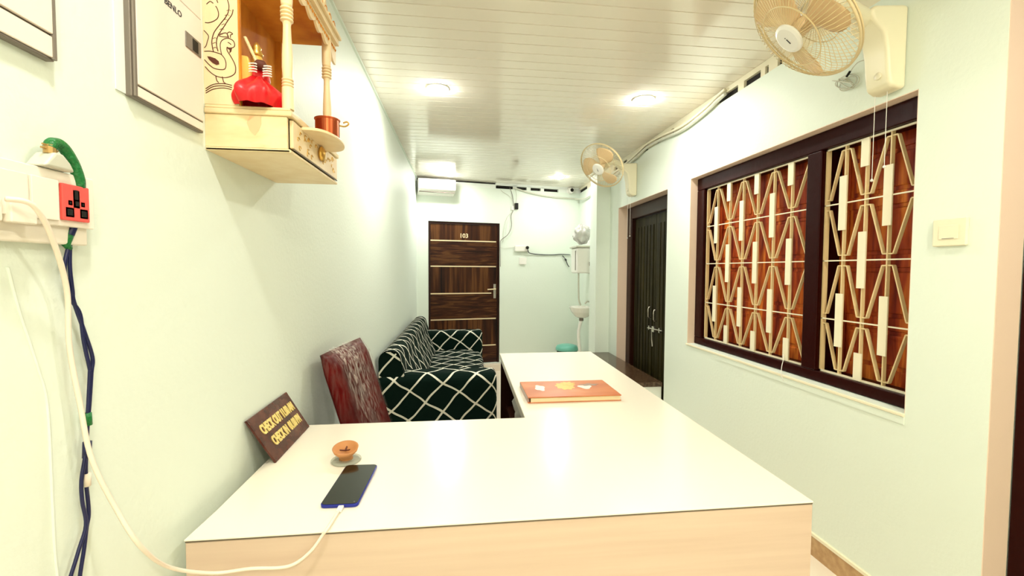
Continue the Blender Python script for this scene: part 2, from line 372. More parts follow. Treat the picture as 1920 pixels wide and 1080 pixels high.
def grille(y_hi, ys, y_lo, first_odd, nm):
    """ys: vertical bars from the far side; the edge at y_hi counts as an 'even' bar"""
    g = bpy.data.objects.new(nm, None); COL.objects.link(g); g.parent = w1; g.location = Vector((1.86, (y_hi+y_lo)/2, .925))-Vector(w1.location)
    X = 1.862
    bx = lambda nm, mt, *a: MB().box(*a).build(nm, mt, g)
    for z in RZ[1:4]: bx('rail', M['plate'], X-.004, X+.004, y_lo, y_hi, z-.003, z+.003)
    bx('edge_rail', M['plate'], X-.004, X+.006, y_lo, y_hi, 2.052, 2.06); bx('edge_rail', M['plate'], X-.004, X+.006, y_lo, y_hi, .925, .934)
    bx('edge_upright', M['grille'], X-.004, X+.020, y_hi-.008, y_hi, .925, 2.06); bx('edge_upright', M['grille'], X-.004, X+.020, y_lo, y_lo+.006, .925, 2.06)
    for y in ys: bx('upright', M['grille'], X-.001, X+.016, y-.003, y+.003, .928, 2.058)
    nodes = [y_hi]+list(ys)+[y_lo]
    for k, y in enumerate(nodes[1:-1]):
        for ri in ([3, 1] if k % 2 == 0 else [4, 2, 0]):
            z = RZ[ri]; bx('cover_plate', M['plate'], X-.010, X-.004, y-.020, y+.020, max(z-.132, .927), min(z+.132, 2.056))
    for r in range(4):                     # trapezoid waves, one bent flat bar per row
        zt, zb = RZ[4-r]-.026, RZ[3-r]+.026
        wv = MB(); pts = []
        for k, y in enumerate(nodes):
            high = (k % 2 == 1) == (r % 2 == 0)
            z = zt if high else zb; hw = .024
            if k > 0: pts.append((y+hw, z))
            if k < len(nodes)-1: pts.append((y-hw, z))
        if pts[0][0] < y_hi: pts = [(y_hi, pts[0][1])]+pts
        pts = [(max(y_lo, min(y_hi, a)), b) for a, b in pts]
        pts.append((y_lo, pts[-1][1]))
        for p, q in zip(pts, pts[1:]):
            if (Vector(p)-Vector(q)).length > 1e-4: wv.bar((X+.010, p[0], p[1]), (X+.010, q[0], q[1]), .0055, .017)
        wv.build('bent_bar', M['grille'], g)
    return g
grille(3.15, [3.018, 2.872, 2.728, 2.584, 2.440, 2.297], 2.156, 0, 'window_grille')
grille(2.061, [1.950, 1.838, 1.722], 1.605, 0, 'window_grille')
for (a, b, nm) in [(2.110, 2.652, 'shutter'), (2.6525, 3.20, 'shutter'), (1.553, 2.1095, 'shutter')]:
    m = MB().box(1.965, 1.985, a, b, .885, 2.12); X = 1.957
    m.box(X, 1.966, a, a+.105, .885, 2.12).box(X, 1.966, b-.09, b, .885, 2.12)
    for z0, z1 in [(.885, .99), (1.17, 1.23), (1.46, 1.52), (1.75, 1.81), (2.0, 2.12)]: m.box(X+.0015, 1.966, a+.1045, b-.0895, z0, z1)
    for z0, z1 in [(1.01, 1.15), (1.25, 1.44), (1.54, 1.73), (1.83, 1.98)]: m.box(X+.002, 1.966, a+.13, b-.115, z0, z1)
    m.build(nm, M['shutter'], w1, bevel=.004)

# ---- door_1: room door in the back wall
d1 = sroot('door_1', B(.66, DB, -.03), 'dark walnut room door with pale metal strips and the number 103')
m = MB(); fw_ = .028
bbox(m, D0, D0+fw_, DB, DT, -.09, -.012); bbox(m, D1-fw_, D1, DB, DT, -.09, -.012); bbox(m, D0+fw_, D1-fw_, DT-fw_, DT, -.09, -.012)
m.build('door_frame', M['doorframe'], d1, bevel=.002)
zs = [DB+.004, .354, .739, 1.105, 1.486, 1.843, DT-fw_-.003]
m = MB()
for i in range(6): bbox(m, D0+fw_+.003, D1-fw_-.003, zs[i]+(0 if i == 0 else .0), zs[i+1], -.065, -.028, i % 2)
m.build('door_leaf', [M['doorH'], M['doorV']], d1)
for z in zs[1:-1]:
    m = MB(); bbox(m, D0+fw_+.004, D1-fw_-.02-(.07 if z == 1.105 else 0), z-.008, z+.008, -.0285, -.024); m.build('metal_strip', M['strip'], d1)
m = MB(); bbox(m, 1.085, 1.122, 1.03, 1.235, -.0275, -.018); hp = m.build('handle_plate', M['steel'], d1, bevel=.004)
m = MB().tube([B(1.103, 1.165, -.02), B(1.103, 1.165, .03), B(1.09, 1.165, .035), B(.985, 1.16, .035)], .0085, 10); m.build('handle_lever', M['strip'], hp, smooth=False, bevel=0)
text_mesh('number', '103', frame(B(.655, 1.913, -.0265), bdir, (0, 0, 1)), .085, M['strip'], d1, .003, .0015)

# ---- door_2: far double door on the right wall
d2 = sroot('door_2', (1.9, 4.2, 0), 'dark double door recessed in the right wall beside the window')
m = MB().box(1.885, 1.97, DY1-.13, DY1-.004, 0, DZ1-.004).box(1.885, 1.97, DY0+.004, DY0+.07, 0, DZ1-.004).box(1.885, 1.97, DY0+.07, DY1-.13, DZ1-.14, DZ1-.004)
m.build('door_frame', M['doorframe'], d2, bevel=.012, bseg=3)
for a, b in [(DY0+.072, 4.165), (4.17, DY1-.133)]:
    m = MB().box(1.93, 1.965, a, b, .02, DZ1-.145)
    k = a+.05
    while k < b-.05: m.box(1.922, 1.9305, k, k+.055, .12, DZ1-.24); k += .075
    m.build('door_leaf', M['dgreen'], d2, bevel=.003)
for y, z in [(4.235, 1.02), (4.11, 1.0)]:
    m = MB().tube([(1.93, y, z+.055), (1.895, y, z+.05), (1.89, y, z+.03), (1.89, y, z-.04), (1.895, y, z-.055), (1.93, y, z-.06)], .006, 8); m.build('pull_handle', M['steel'], d2, smooth=True)
m = MB().tube([(1.905, 4.27, .855), (1.905, 3.95, .865)], .007, 8).box(1.90, 1.935, 4.12, 4.17, .83, .885).box(1.90, 1.935, 4.23, 4.25, .84, .88).box(1.90, 1.935, 4.0, 4.02, .84, .885)
m.build('sliding_bolt', M['steel'], d2)
MB().tube([(1.905, 4.18, .85), (1.905, 4.175, .75), (1.905, 4.16, .68)], .006, 6).build('padlock_hasp', M['steel'], d2)
# ---- door_3: near doorway at the right edge
d3 = sroot('door_3', (1.93, .6, 0), 'dark red door in the near right doorway')
MB().box(1.876, 1.97, NY-.09, NY-.004, 0, 2.59).box(1.876, 1.97, -.095, -.01, 0, 2.59).box(1.876, 1.97, -.01, NY-.09, 2.5, 2.59).build('door_frame', M['brownframe'], d3, bevel=.004)
MB().box(1.91, 1.95, -.01, NY-.09, .01, 2.5).build('door_leaf', M['brownframe'], d3)

# ------------------------------------------------------------------ ceiling lamps
wh = ['left of the two nearest the window', 'on the right, above the window', 'at the far end above the air conditioner', 'at the far end near the small camera', 'behind the camera over the desk, left', 'behind the camera over the desk, right', 'behind the camera, nearest the rear wall']
LL = ['round recessed ceiling lamp above the red chair and sofa side', 'round recessed ceiling lamp above the right wall window side', 'round recessed ceiling lamp at the far end near the air conditioner', 'round recessed ceiling lamp at the far end near the security camera', 'round ceiling lamp over the electrical boxes at the near left', 'round ceiling lamp over the near fan and doorway', 'unseen round ceiling lamp added by the rear wall as warm fill']
for (x, y, p, c), lb in zip(LAMPS, LL):
    t = thing('ceiling_lamp', (x, y, H), lb, 'ceiling lamp', 'recessed ceiling lamps')
    MB().lathe([(.075, 0), (.075, -.006), (.062, -.009), (.062, 0)], (x, y, H), seg=32).build('trim_ring', M['white'], t, smooth=False)
    MB().lathe([(.062, -.003), (.061, -.010), (.052, -.020), (.030, -.027), (.001, -.029)], (x, y, H), seg=32).build('diffuser', M['lamp_dim'] if y > 5 else M['lamp'], t, smooth=True)
    ld = bpy.data.lights.new('lamp_light', 'AREA'); ld.shape = 'DISK'; ld.size = .13; ld.energy = p; ld.color = c
    lo = bpy.data.objects.new('lamp_light', ld); COL.objects.link(lo); lo.location = (0, 0, -.031); lo.parent = t

# ------------------------------------------------------------------ reception desk
DZ = .88
dk = thing('reception_desk', (.2, 1.3, 0), 'white L-shaped reception desk with a beige front panel', 'desk')
# top: one L-shaped slab with a dark joint under it on the near side
poly = [(-.568, .950), (.855, .950), (.888, 2.913), (.258, 2.90), (.241, 1.619), (-.54, 1.619)]
MB().prism(poly, lambda a, b, d: (a, b, d), DZ-.005, DZ).build('desk_top', M['whitegloss'], dk, bevel=.0015, bseg=1)
MB().box(-.566, .853, .951, .958, DZ-.0072, DZ-.005).build('edge_line', M['edge'], dk)
MB().box(-.567, .855, .952, .972, .0, DZ-.0072).build('front_panel', M['front'], dk, bevel=.002, bseg=1)
MB().box(-.567, -.545, .972, 1.60, 0, DZ-.005).build('side_panel', M['whitegloss'], dk)
MB().prism([(.835, .972), (.855, .972), (.886, 2.9), (.866, 2.9)], lambda a, b, d: (a, b, d), 0, DZ-.005).build('side_panel', M['whitegloss'], dk)
MB().box(.31, .866, 2.87, 2.895, 0, DZ-.005).build('side_panel', M['whitegloss'], dk)
m = MB().box(.60, .62, 1.66, 2.87, .02, DZ-.028).box(.30, .60, 1.66, 2.87, .02, .04).box(.30, .60, 1.66, 2.845, .52, .54).box(.30, .60, 1.64, 1.66, .02, DZ-.028).box(-.52, .24, 1.56, 1.58, .25, DZ-.1)
m.box(.262, .60, 2.845, 2.868, .02, DZ-.03); m.box(.262, .60, 1.64, 2.845, DZ-.034, DZ-.006)  # dark boards and lining put the shade inside the desk into their colour
m.build('shelf', M['doorframe'], dk)
MB().prism([(.244, 1.640), (.2415, 1.640), (.2585, 2.90), (.262, 2.90)], lambda a, b, d: (a, b, d), DZ-.036, DZ-.006).build('edge_band', M['whitegloss'], dk)

# things on the shelf
def crumple(c, r, seed, sx=1, sy=1, sz=1, n=14):
    rnd = random.Random(seed); ph = [rnd.uniform(0, 6.28) for _ in range(8)]
    def fn(u, v):
        th = u*2*math.pi; f = v*math.pi
        k = 1+.13*math.sin(5*th+ph[0]+3*f)+.10*math.sin(9*th+ph[1]-4*f)*math.sin(f)+.08*math.sin(7*f+ph[2]+2*th)
        return (c[0]+r*sx*k*math.sin(f)*math.cos(th), c[1]+r*sy*k*math.sin(f)*math.sin(th), c[2]-r*sz*k*math.cos(f))
    return MB().grid(fn, n*2, n)
o = crumple((.385, 2.22, .694), .125, 3, .8, 1.1, 1.2).build('plastic_bag', M['bag'], smooth=True, weld=True); tag(o, 'crumpled pale plastic bag on the open shelf inside the desk', 'bag')
o = crumple((.44, 2.62, .660), .11, 5, .8, 1.0, 1.05).build('cloth_bag', M['doorH'], smooth=True, weld=True); tag(o, 'dark brown bag deep on the desk shelf, farther from the camera', 'bag')

# ledger
lb = thing('ledger_book', (.485, 1.92, DZ), 'large orange hardbound ledger lying flat on the desk', 'book')
MB().box(.292, .682, 1.795, 2.044, DZ+.003, DZ+.022).build('page_block', M['pages'], lb)
MB().box(.279, .686, 1.790, 2.048, DZ+.022, DZ+.026).box(.279, .686, 1.790, 2.048, DZ+.0, DZ+.003).build('cover', M['book'], lb, bevel=.001, bseg=1)
MB().box(.279, .286, 1.800, 2.048, DZ+.003, DZ+.022).build('spine', M['greyprint'], lb)
def blob(mb, cx, cy, rx, ry, spikes, amp, z, n=48, rot=0):
    P = []
    for i in range(n):
        a = 2*math.pi*i/n; k = 1+amp*math.sin(spikes*a+rot); P.append((cx+rx*k*math.cos(a), cy+ry*k*math.sin(a)))
    mb.prism(P, lambda a, b, d: (a, b, d), z, z+.0004)
zt = DZ+.026
m = MB(); blob(m, .475, 1.95, .042, .058, 9, .12, zt); blob(m, .50, 1.99, .03, .03, 7, .25, zt+.0004); m.build('cover_print', M['yellow'], lb, recalc=True)
m = MB(); blob(m, .565, 1.93, .030, .030, 3, .2, zt); m.build('cover_print', M['cloudy'], lb)
m = MB(); blob(m, .355, 1.93, .022, .045, 4, .15, zt); m.build('cover_print', M['cloudy'], lb)
m = MB(); blob(m, .595, 1.965, .038, .018, 5, .3, zt+.0004); m.build('cover_print', M['greyprint'], lb)

# sign
o0 = Vector((-.529, 1.307, DZ+.001)); su = Vector((-.004, .292, 0)); sv = Vector((-.062, -.038, .137)); sn = su.cross(sv).normalized()
if sn.x < 0: sn = -sn
sg = thing('counter_sign', o0+su*.5, 'small dark maroon sign with gold lettering leaning on the left wall', 'sign')
MB().obox(o0-sn*.006, su, sv, sn*.006).build('board', M['sign'], sg, bevel=.001, bseg=1)
svn, sun = sv.normalized(), su.normalized()
for txt, fv, fu in [('CHECK OUT 11.00 AM', .66, .52), ('CHECK IN  01.00 PM', .34, .54)]:
    text_mesh('lettering', txt, frame(o0+su*fu+sv*fv+sn*.001, sun*.80, svn*1.4), .0310, M['letters'], sg, .0014, .0011, space=.98)

# diya on a glass disc
dy = thing('clay_oil_lamp', (-.333, 1.30, DZ), 'small terracotta oil lamp on a clear glass disc behind the phone', 'oil lamp')
MB().lathe([(.001, .0), (.040, 0), (.043, .003), (.042, .006), (.034, .008), (.001, .008)], (-.333, 1.30, DZ), seg=36).build('glass_base', M['glass'], dy, smooth=True)
MB().lathe([(.001, .008), (.020, .008), (.016, .014), (.021, .022), (.033, .036), (.036, .045), (.033, .045), (.028, .037), (.014, .028), (.001, .027)], (-.333, 1.30, DZ), ax=(.02, -.22, 1), seg=36).build('clay_bowl', M['clay'], dy, smooth=True)
m = MB()
for k in range(3): m.bar((-.333, 1.293, DZ+.034), (-.333+.016*math.cos(1.57+k*2.09), 1.293+.016*math.sin(1.57+k*2.09), DZ+.039), .004, .003, (0, 0, 1))
m.build('wick', M['engrave'], dy)

# phone
ph = thing('smartphone', (-.281, 1.146, DZ), 'black smartphone with a blue edge lying on the desk, charging', 'phone')
def rrect(w, l, r, n=6):
    P = []
    for cx, cy, a0 in [(w/2-r, l/2-r, 0), (-w/2+r, l/2-r, 90), (-w/2+r, -l/2+r, 180), (w/2-r, -l/2+r, 270)]:
        for k in range(n+1): a = R(a0+90*k/n); P.append((cx+r*math.cos(a), cy+r*math.sin(a)))
    return P
pr = Matrix.Rotation(R(-2), 4, 'Z'); pc = Vector((-.281, 1.146, DZ))
MB().prism(rrect(.088, .212, .012), lambda a, b, d: (a, b, d), .0005, .0085).xf(Matrix.Translation(pc) @ pr).build('phone_body', M['blue'], ph, bevel=.0022, bseg=3)
MB().prism(rrect(.083, .207, .010), lambda a, b, d: (a, b, d), .0086, .0093).xf(Matrix.Translation(pc) @ pr).build('screen', M['screen'], ph)
MB().lathe([(.0015, .0094), (.0015, .0097)], pc+pr @ Vector((.033, -.096, 0)), seg=12).build('camera_dot', M['grey'], ph)

CABLE = [(-0.557, 0.61, 1.524), (-0.548, 0.633, 1.52), (-0.555, 0.665, 1.485), (-0.57, 0.705, 1.41), (-0.578, 0.716, 1.323), (-0.575, 0.727, 1.231), (-0.568, 0.735, 1.144), (-0.55, 0.752, 1.058), (-0.525, 0.769, 0.979), (-0.55, 0.88, 0.873), (-0.494, 0.915, 0.829), (-0.428, 0.925, 0.826), (-0.357, 0.93, 0.822), (-0.316, 0.935, 0.845), (-0.291, 0.942, 0.877), (-0.283, 0.948, 0.8865), (-0.279, 1.02, 0.8845)]
CABLE[9] = (-.535, .855, .885)
cb = thing('charging_cable', CABLE[3], 'long white charging cable from the switchboard to the phone', 'cable')
MB().tube(smoothpath(CABLE, 8), .0034, 8).build('cord', M['cord'], cb, smooth=True)
MB().obox((-.285, 1.018, DZ+.0008), (.013, 0, 0), (0, .022, 0), (0, 0, .007)).build('connector', M['white'], cb, bevel=.002)

# ------------------------------------------------------------------ chair
ch = thing('chair', (-.12, 2.0, 0), 'dark red high-backed chair wrapped in clear plastic against the left wall', 'chair')
def backpt(t, v, out):   # t along width (Y), v along height, out along normal
    z = .44+v*.665; x = -.335-(z-.44)*.295+.05*t-.005
    y = 1.765+t*.46
    n = Vector((.96, 0, .283))
    bow = .012*math.sin(math.pi*t)*1.0
    return Vector((x, y, z))+n*(out-bow)
def pad(mb, o1, o0, grow=0, wr=0, nu=26, nv=26):
    def sq(t): return t
    def fn(u, v):
        # closed rounded pad: front surface
        e = min(1, min(u, 1-u)*9)**.5*min(1, min(v, 1-v)*9)**.5
        wz = wr*math.sin(u*47+3*math.sin(v*5))*math.sin(v*3.1+u*6)
        return backpt(-grow+u*(1+2*grow), -grow+v*(1+2*grow), o0+(o1-o0)*e+wz)
    mb.grid(fn, nu, nv)
m = MB(); pad(m, .030, -.012); 
def rear(u, v):
    e = min(1, min(u, 1-u)*9)**.5*min(1, min(v, 1-v)*9)**.5
    return backpt(u, v, -.012-.022*e)
m.grid(rear, 26, 26); m.build('backrest', M['leather'], ch, smooth=True, weld=True)
m = MB(); pad(m, .036, -.010, .012, .0018, 90, 50)
m.build('plastic_wrap', M['film'], ch, smooth=True)
m = MB(); m.box(-.33, .10, 1.77, 2.22, .40, .47); m.build('seat', M['leather'], ch, bevel=.02, bseg=4)
for x, y in [(-.30, 1.80), (-.30, 2.19), (.07, 1.80), (.07, 2.19)]: MB().tube([(x, y, 0), (x, y, .40)], .012, 10).build('leg', M['darkmetal'], ch)

# ------------------------------------------------------------------ sofa
sf = thing('sofa', (-.16, 4.3, 0), 'long sofa in a dark green cover with a white diamond lattice', 'sofa')
SY0, SY1, SX0, SX1 = 3.10, 5.50, -.575, .25
def loftprofile(mb, prof, axisfn, t0, t1, nt, puff=0, uoff=0, cap=True, wob=0, swap=False):
    """prof: list of 2D points; axisfn(a,b,t)->xyz; uv=(arc, t) in metres"""
    P = [Vector((a, b)) for a, b in prof]; arc = [0]
    for a, b in zip(P, P[1:]): arc.append(arc[-1]+(b-a).length)
    o = len(mb.v); n = len(P)
    for i in range(nt+1):
        t = t0+(t1-t0)*i/nt
        e = 1
        for j, p in enumerate(P):
            dx = wob*math.sin(t*7+arc[j]*9)*math.sin(t*3.3+1)
            q = axisfn(p.x+dx*.6, p.y+dx, t); mb.v.append(Vector(q)); mb.uv[o+i*n+j] = (t, arc[j]+uoff) if swap else (arc[j]+uoff, t)
    for i in range(nt):
        for j in range(n-1): mb.f.append([o+i*n+j, o+(i+1)*n+j, o+(i+1)*n+j+1, o+i*n+j+1]); mb.m.append(0)
    if cap:
        for i, sgn in ((0, 1), (nt, -1)):
            c = len(mb.v); cen = sum(P, Vector((0, 0)))/n
            idx = []
            for j, p in enumerate(P):
                t = t0 if i == 0 else t1
                mb.v.append(Vector(axisfn(p.x, p.y, t))); mb.uv[len(mb.v)-1] = (p.x, p.y+uoff); idx.append(len(mb.v)-1)
            mb.f.append(idx if sgn > 0 else idx[::-1]); mb.m.append(0)
def arcp(cx, cy, r, a0, a1, n=6): return [(cx+r*math.cos(R(a0+(a1-a0)*k/n)), cy+r*math.sin(R(a0+(a1-a0)*k/n))) for k in range(n+1)]
# backrest: cross-section in X-Z swept along Y
prof = [(-.575, .06), (-.575, .80)]+arcp(-.515, .80, .06, 180, 90)[1:]+arcp(-.495, .79, .07, 90, 15)[1:]+[(-.40, .70), (-.355, .60), (-.32, .52), (-.30, .46), (-.30, .06)]
m = MB(); loftprofile(m, prof, lambda a, b, t: (a, t, b), SY0+.02, SY1-.02, 40, wob=.008); m.build('backrest', M['cover'], sf, smooth=False)
# seat cushion with slack cover
prof = [(-.33, .12), (-.33, .47), (-.22, .475), (-.1, .48), (.05, .475), (.15, .465)]+arcp(.185, .41, .055, 80, 0)[0:]+[(.24, .30), (.235, .06)]
m = MB(); loftprofile(m, prof, lambda a, b, t: (a, t, b), SY0+.22, SY1-.22, 60, wob=.010, uoff=.4); m.build('seat', M['cover'], sf)
# arms: profile in Y-Z swept along X
for y0, y1 in [(SY0, SY0+.24), (SY1-.24, SY1)]:
    prof = [(y0, .05), (y0, .63)]+arcp(y0+.065, .635, .065, 180, 90)[1:]+arcp(y1-.065, .635, .065, 90, 0)[1:]+[(y1, .05)]
    m = MB(); loftprofile(m, prof, lambda a, b, t: (t, a, b), SX0+.01, SX1-.03, 12, swap=True, cap=False)
    # rounded front end
    pr2 = [Vector(p) for p in prof]; cy = (y0+y1)/2
    o = len(m.v); n = len(prof)
    arc = [0]
    for a, b in zip(pr2, pr2[1:]): arc.append(arc[-1]+(b-a).length)
    for k, (dx, s) in enumerate([(0, 1), (.02, .97), (.033, .88), (.038, .70)]):
        for j, p in enumerate(pr2):
            zz = p.y if p.y < .3 else .3+(p.y-.3)*(s*.35+.65)
            m.v.append(Vector((SX1-.03+dx, cy+(p.x-cy)*s, zz))); m.uv[len(m.v)-1] = (SX1-.03+dx*1.5+(1-s)*.1, arc[j])
    for k in range(3):
        for j in range(n-1): m.f.append([o+k*n+j, o+(k+1)*n+j, o+(k+1)*n+j+1, o+k*n+j+1]); m.m.append(0)
    m.f.append([o+3*n+j for j in range(n)]); m.m.append(0)
    c = len(m.v)
    for j, p in enumerate(pr2): m.v.append(Vector((SX0+.01, p.x, p.y))); m.uv[c+j] = (p.x, p.y)
    m.f.append([c+j for j in range(n)]); m.m.append(0)
    m.build('armrest', M['cover'], sf)
for x in (-.5, .18):
    for y in (SY0+.05, SY1-.05): MB().box(x-.02, x+.02, y-.02, y+.02, 0, .06).build('leg', M['darkmetal'], sf)

# ------------------------------------------------------------------ platform at the double door
m = MB(); m.box(1.43, XR-.002, 3.66, 5.09, .41, .45)
pf = thing('door_platform', (1.6, 4.3, 0), 'low platform with a brown granite top before the double door', 'platform')
m.build('granite_top', M['granite'], pf, bevel=.003)
MB().box(1.45, XR-.002, 3.68, 5.08, 0, .41).build('platform_base', M['white_wall'], pf)

# ------------------------------------------------------------------ electric boxes, left wall
def dist_box(y0, y1, z0, ztop, zdoor0, zdoor1, label, latch=False):
    t = thing('distribution_box', (XL, (y0+y1)/2, z0), label, 'electrical box', 'electrical distribution boxes on the left wall')
    MB().box(XL, -.588, y0, y1, z0, ztop).build('box_body', M['grey'], t, bevel=.002)
    e = .010; ys_ = y0+.006 if latch else y1-.004
    for a, b in ((z0+.004, zdoor0-.001), (zdoor1+.002, ztop-.004)): MB().box(-.588, -.585, y0+e, y1-.006, a, b).build('cover_plate', M['mcb'], t, bevel=.001, bseg=1)
    MB().box(-.588, -.583, y0+e, y1-.007, zdoor0+.002, zdoor1-.001).build('box_door', M['mcb'], t, bevel=.0012, bseg=2)
    MB().tube([(-.586, ys_, z0+.002), (-.586, ys_, ztop)], .0035, 8).build('side_seam', M['grey'], t)
    if latch:
        la = MB().obox((-.583, 1.023, 1.912), (.002, 0, 0), (0, .055, 0), (0, 0, .033)).build('latch', M['grey'], t, bevel=.001, bseg=1)
        MB().box(-.581, -.5805, 1.046, 1.066, 1.915, 1.940).build('latch_recess', M['black'], la)
        text_mesh('lettering', 'BENLO', frame((-.5827, .986, 1.969), (0, 1.05, 0), (0, 0, 1)), .0165, M['ink'], t, .0003, .0003)
    return t
dist_box(.872, 1.092, 1.749, 2.08, 1.772, 1.999, 'off-white electrical box with a grey latch beside the wooden shrine', True)
dist_box(.50, .722, 1.738, 2.08, 1.773, 2.0, 'off-white electrical box at the top left corner above the switchboard')
# patched plaster around the second box
MB().obox((XL+.0003, .850, 1.752), (.002, 0, 0), (0, .022, 0), (0, 0, .34)).build('plaster_patch', M['white_wall'], tag(sroot('trim_7', (XL, .83, 1.75), 'rough white plaster patch beside the electrical box')))

# ------------------------------------------------------------------ switchboard
sb = thing('switchboard', (XL, .68, 1.52), 'pale switchboard with a red three-pin socket on the near left wall', 'switchboard')
MB().box(XL, -.583, .52, .762, 1.474, 1.574).build('back_box', M['switch'], sb, bevel=.003)
MB().box(-.583, -.575, .52, .765, 1.500, 1.5785).build('face_plate', M['switch'], sb, bevel=.002)
so = MB().box(-.575, -.570, .704, .750, 1.509, 1.562).build('socket', M['redplastic'], sb, bevel=.0015)
m = MB()
for y, z, w_, h_ in [(.727, 1.548, .006, .014), (.728, 1.535, .006, .007), (.7155, 1.521, .009, .009), (.7395, 1.521, .009, .009), (.7165, 1.535, .0025, .003), (.738, 1.535, .0025, .003)]:
    m.box(-.5702, -.5697, y-w_/2, y+w_/2, z-h_/2, z+h_/2)
m.build('socket_hole', M['black'], so)
m = MB()
for y, z, w_, h_ in [(.727, 1.5415, .011, .026), (.7155, 1.521, .014, .014), (.7395, 1.521, .014, .014), (.7165, 1.535, .007, .007), (.738, 1.535, .007, .007)]: m.box(-.5704, -.5700, y-w_/2, y+w_/2, z-h_/2, z+h_/2)
m.build('socket_rim', M['switch'], so)
for a, b in [(.66, .700), (.615, .655), (.57, .61)]: MB().box(-.575, -.571, a, b, 1.507, 1.564).build('blank_plate', M['switch'], sb, bevel=.001)
for a in (.655, .61): MB().box(-.576, -.565, a-.03, a+.005, 1.497, 1.526).build('rocker_switch', M['switch'], sb, bevel=.002)
# multi plug on top of the board
pg = thing('plug', (-.575, .70, 1.575), 'pale plug with bare pins on top of the switchboard', 'plug')
MB().prism([(.672, 1.5792), (.722, 1.5792), (.714, 1.592), (.703, 1.602), (.690, 1.602), (.683, 1.593)], lambda a, b, d: (d, a, b), -.592, -.565).build('plug_body', M['pvc'], pg, bevel=.004, bseg=3)
MB().tube([(-.575, .693, 1.60), (-.575, .693, 1.612)], .007, 10).build('cable_neck', M['pin'], pg)
MB().tube([(-.575, .680, 1.606), (-.575, .705, 1.6065)], .0016, 6).tube([(-.575, .682, 1.611), (-.575, .703, 1.6115)], .0014, 6).build('bare_pin', M['pin'], pg)
TAPE = [(-0.575, 0.693, 1.608), (-0.575, 0.697, 1.616), (-0.575, 0.712, 1.616), (-0.575, 0.728, 1.598), (-0.575, 0.738, 1.575), (-.577, .741, 1.562)]
SLEEVE = [(-.577, .741, 1.562), (-.58, 0.746, 1.544), (-0.58, 0.743, 1.523), (-0.583, 0.735, 1.500), (-0.585, 0.732, 1.489)]
WA = [(-0.588, 0.736, 1.48), (-0.588, 0.725, 1.441), (-0.588, 0.729, 1.413), (-0.588, 0.737, 1.388), (-0.588, 0.749, 1.367), (-0.588, 0.754, 1.324), (-0.588, 0.763, 1.28), (-0.588, 0.763, 1.272), (-0.588, 0.758, 1.222), (-0.588, 0.755, 1.197), (-0.588, 0.75, 1.148), (-0.588, 0.741, 1.109), (-0.588, 0.741, 1.075), (-0.588, 0.746, 1.034), (-0.588, 0.729, 0.997), (-0.588, 0.700, 0.93), (-.59, .68, .80)]
WB = [(-0.588, 0.736, 1.48), (-0.588, 0.734, 1.441), (-0.588, 0.737, 1.405), (-0.588, 0.739, 1.387), (-0.588, 0.755, 1.341), (-0.588, 0.769, 1.296), (-0.588, 0.766, 1.271), (-0.588, 0.76, 1.221), (-0.588, 0.756, 1.196), (-0.588, 0.751, 1.147), (-0.588, 0.749, 1.105), (-0.588, 0.752, 1.052), (-0.588, 0.747, 1.029), (-0.588, 0.741, 0.998), (-0.588, 0.728, 0.94), (-.59, .71, .80)]
wp = thing('wire_pair', (-.588, .74, 1.48), 'twisted dark blue wire pair with green tape hanging down the left wall', 'wire')
for L_ in (WA, WB): MB().tube(smoothpath(L_, 6), .0027, 8).build('wire', M['navy'], wp, smooth=True)
MB().tube(smoothpath(TAPE, 6), .0075, 10).build('green_tape', M['tapeg'], wp, smooth=True)
MB().tube(smoothpath(SLEEVE, 6), .0055, 10).build('blue_sleeve', M['navy'], wp, smooth=True)
MB().tube([(-.585, .7335, 1.495), (-.588, .728, 1.475), (-.588, .735, 1.468)], [.006, .006, .004], 10).build('green_tape', M['tapeg'], wp, smooth=True)
MB().tube([(-.588, .756, 1.21), (-.588, .757, 1.19)], .0052, 8).build('green_tape', M['tapeg'], wp, smooth=True)
MB().tube([(-.588, .754, 1.165), (-.588, .752, 1.14)], .0058, 8).build('blue_sleeve', M['navy'], wp, smooth=True)
MB().tube([(-.587, .750, 1.115), (-.587, .7495, 1.095)], .0050, 8).build('white_sleeve', M['cord'], wp, smooth=True)

PAINTED = [(-.598, .655, 1.44), (-.598, .668, 1.38), (-.598, .690, 1.30), (-.598, .703, 1.24), (-.598, .705, 1.12), (-.598, .706, 1.02), (-.598, .712, .92), (-.598, .712, .78)]
o = MB().tube(smoothpath([Vector(p)-Vector((.0015, 0, 0)) for p in PAINTED], 5), .0020, 8).build('painted_cable', M['wall'], smooth=True); tag(o, 'thin cable painted over in wall colour below the near switchboard', 'cable')

# ------------------------------------------------------------------ wooden shrine (mandir)
mx0, mx1, my0, my1 = XL, -.41, 1.12, 1.52
mn = thing('wooden_shrine', (XL, 1.32, 1.72), 'carved cream wooden wall shrine with turned pillars and a drawer', 'shrine')
MB().box(mx0, mx1, my0, my1, 1.720, 1.728).box(mx0, mx1-.006, my0, my0+.01, 1.728, 1.805).box(mx0, mx1-.006, my1-.01, my1, 1.728, 1.805).box(mx0, mx0+.008, my0+.01, my1-.01, 1.728, 1.805).build('base_box', M['pineH'], mn, bevel=.0015)
MB().box(mx0, mx1+.006, my0-.004, my1+.006, 1.805, 1.818).box(mx0, mx1+.001, my0-.001, my1+.001, 1.818, 1.826).build('platform', M['pineH'], mn, bevel=.003, bseg=3)
MB().box(mx0, mx1+.002, my0+.0, my1, 1.7195, 1.7265).build('base_moulding', M['pine'], mn, bevel=.002)
dr = MB().box(mx1-.006, mx1+.003, my0+.014, my1-.008, 1.734, 1.801).build('drawer', M['pine'], mn, bevel=.0015)
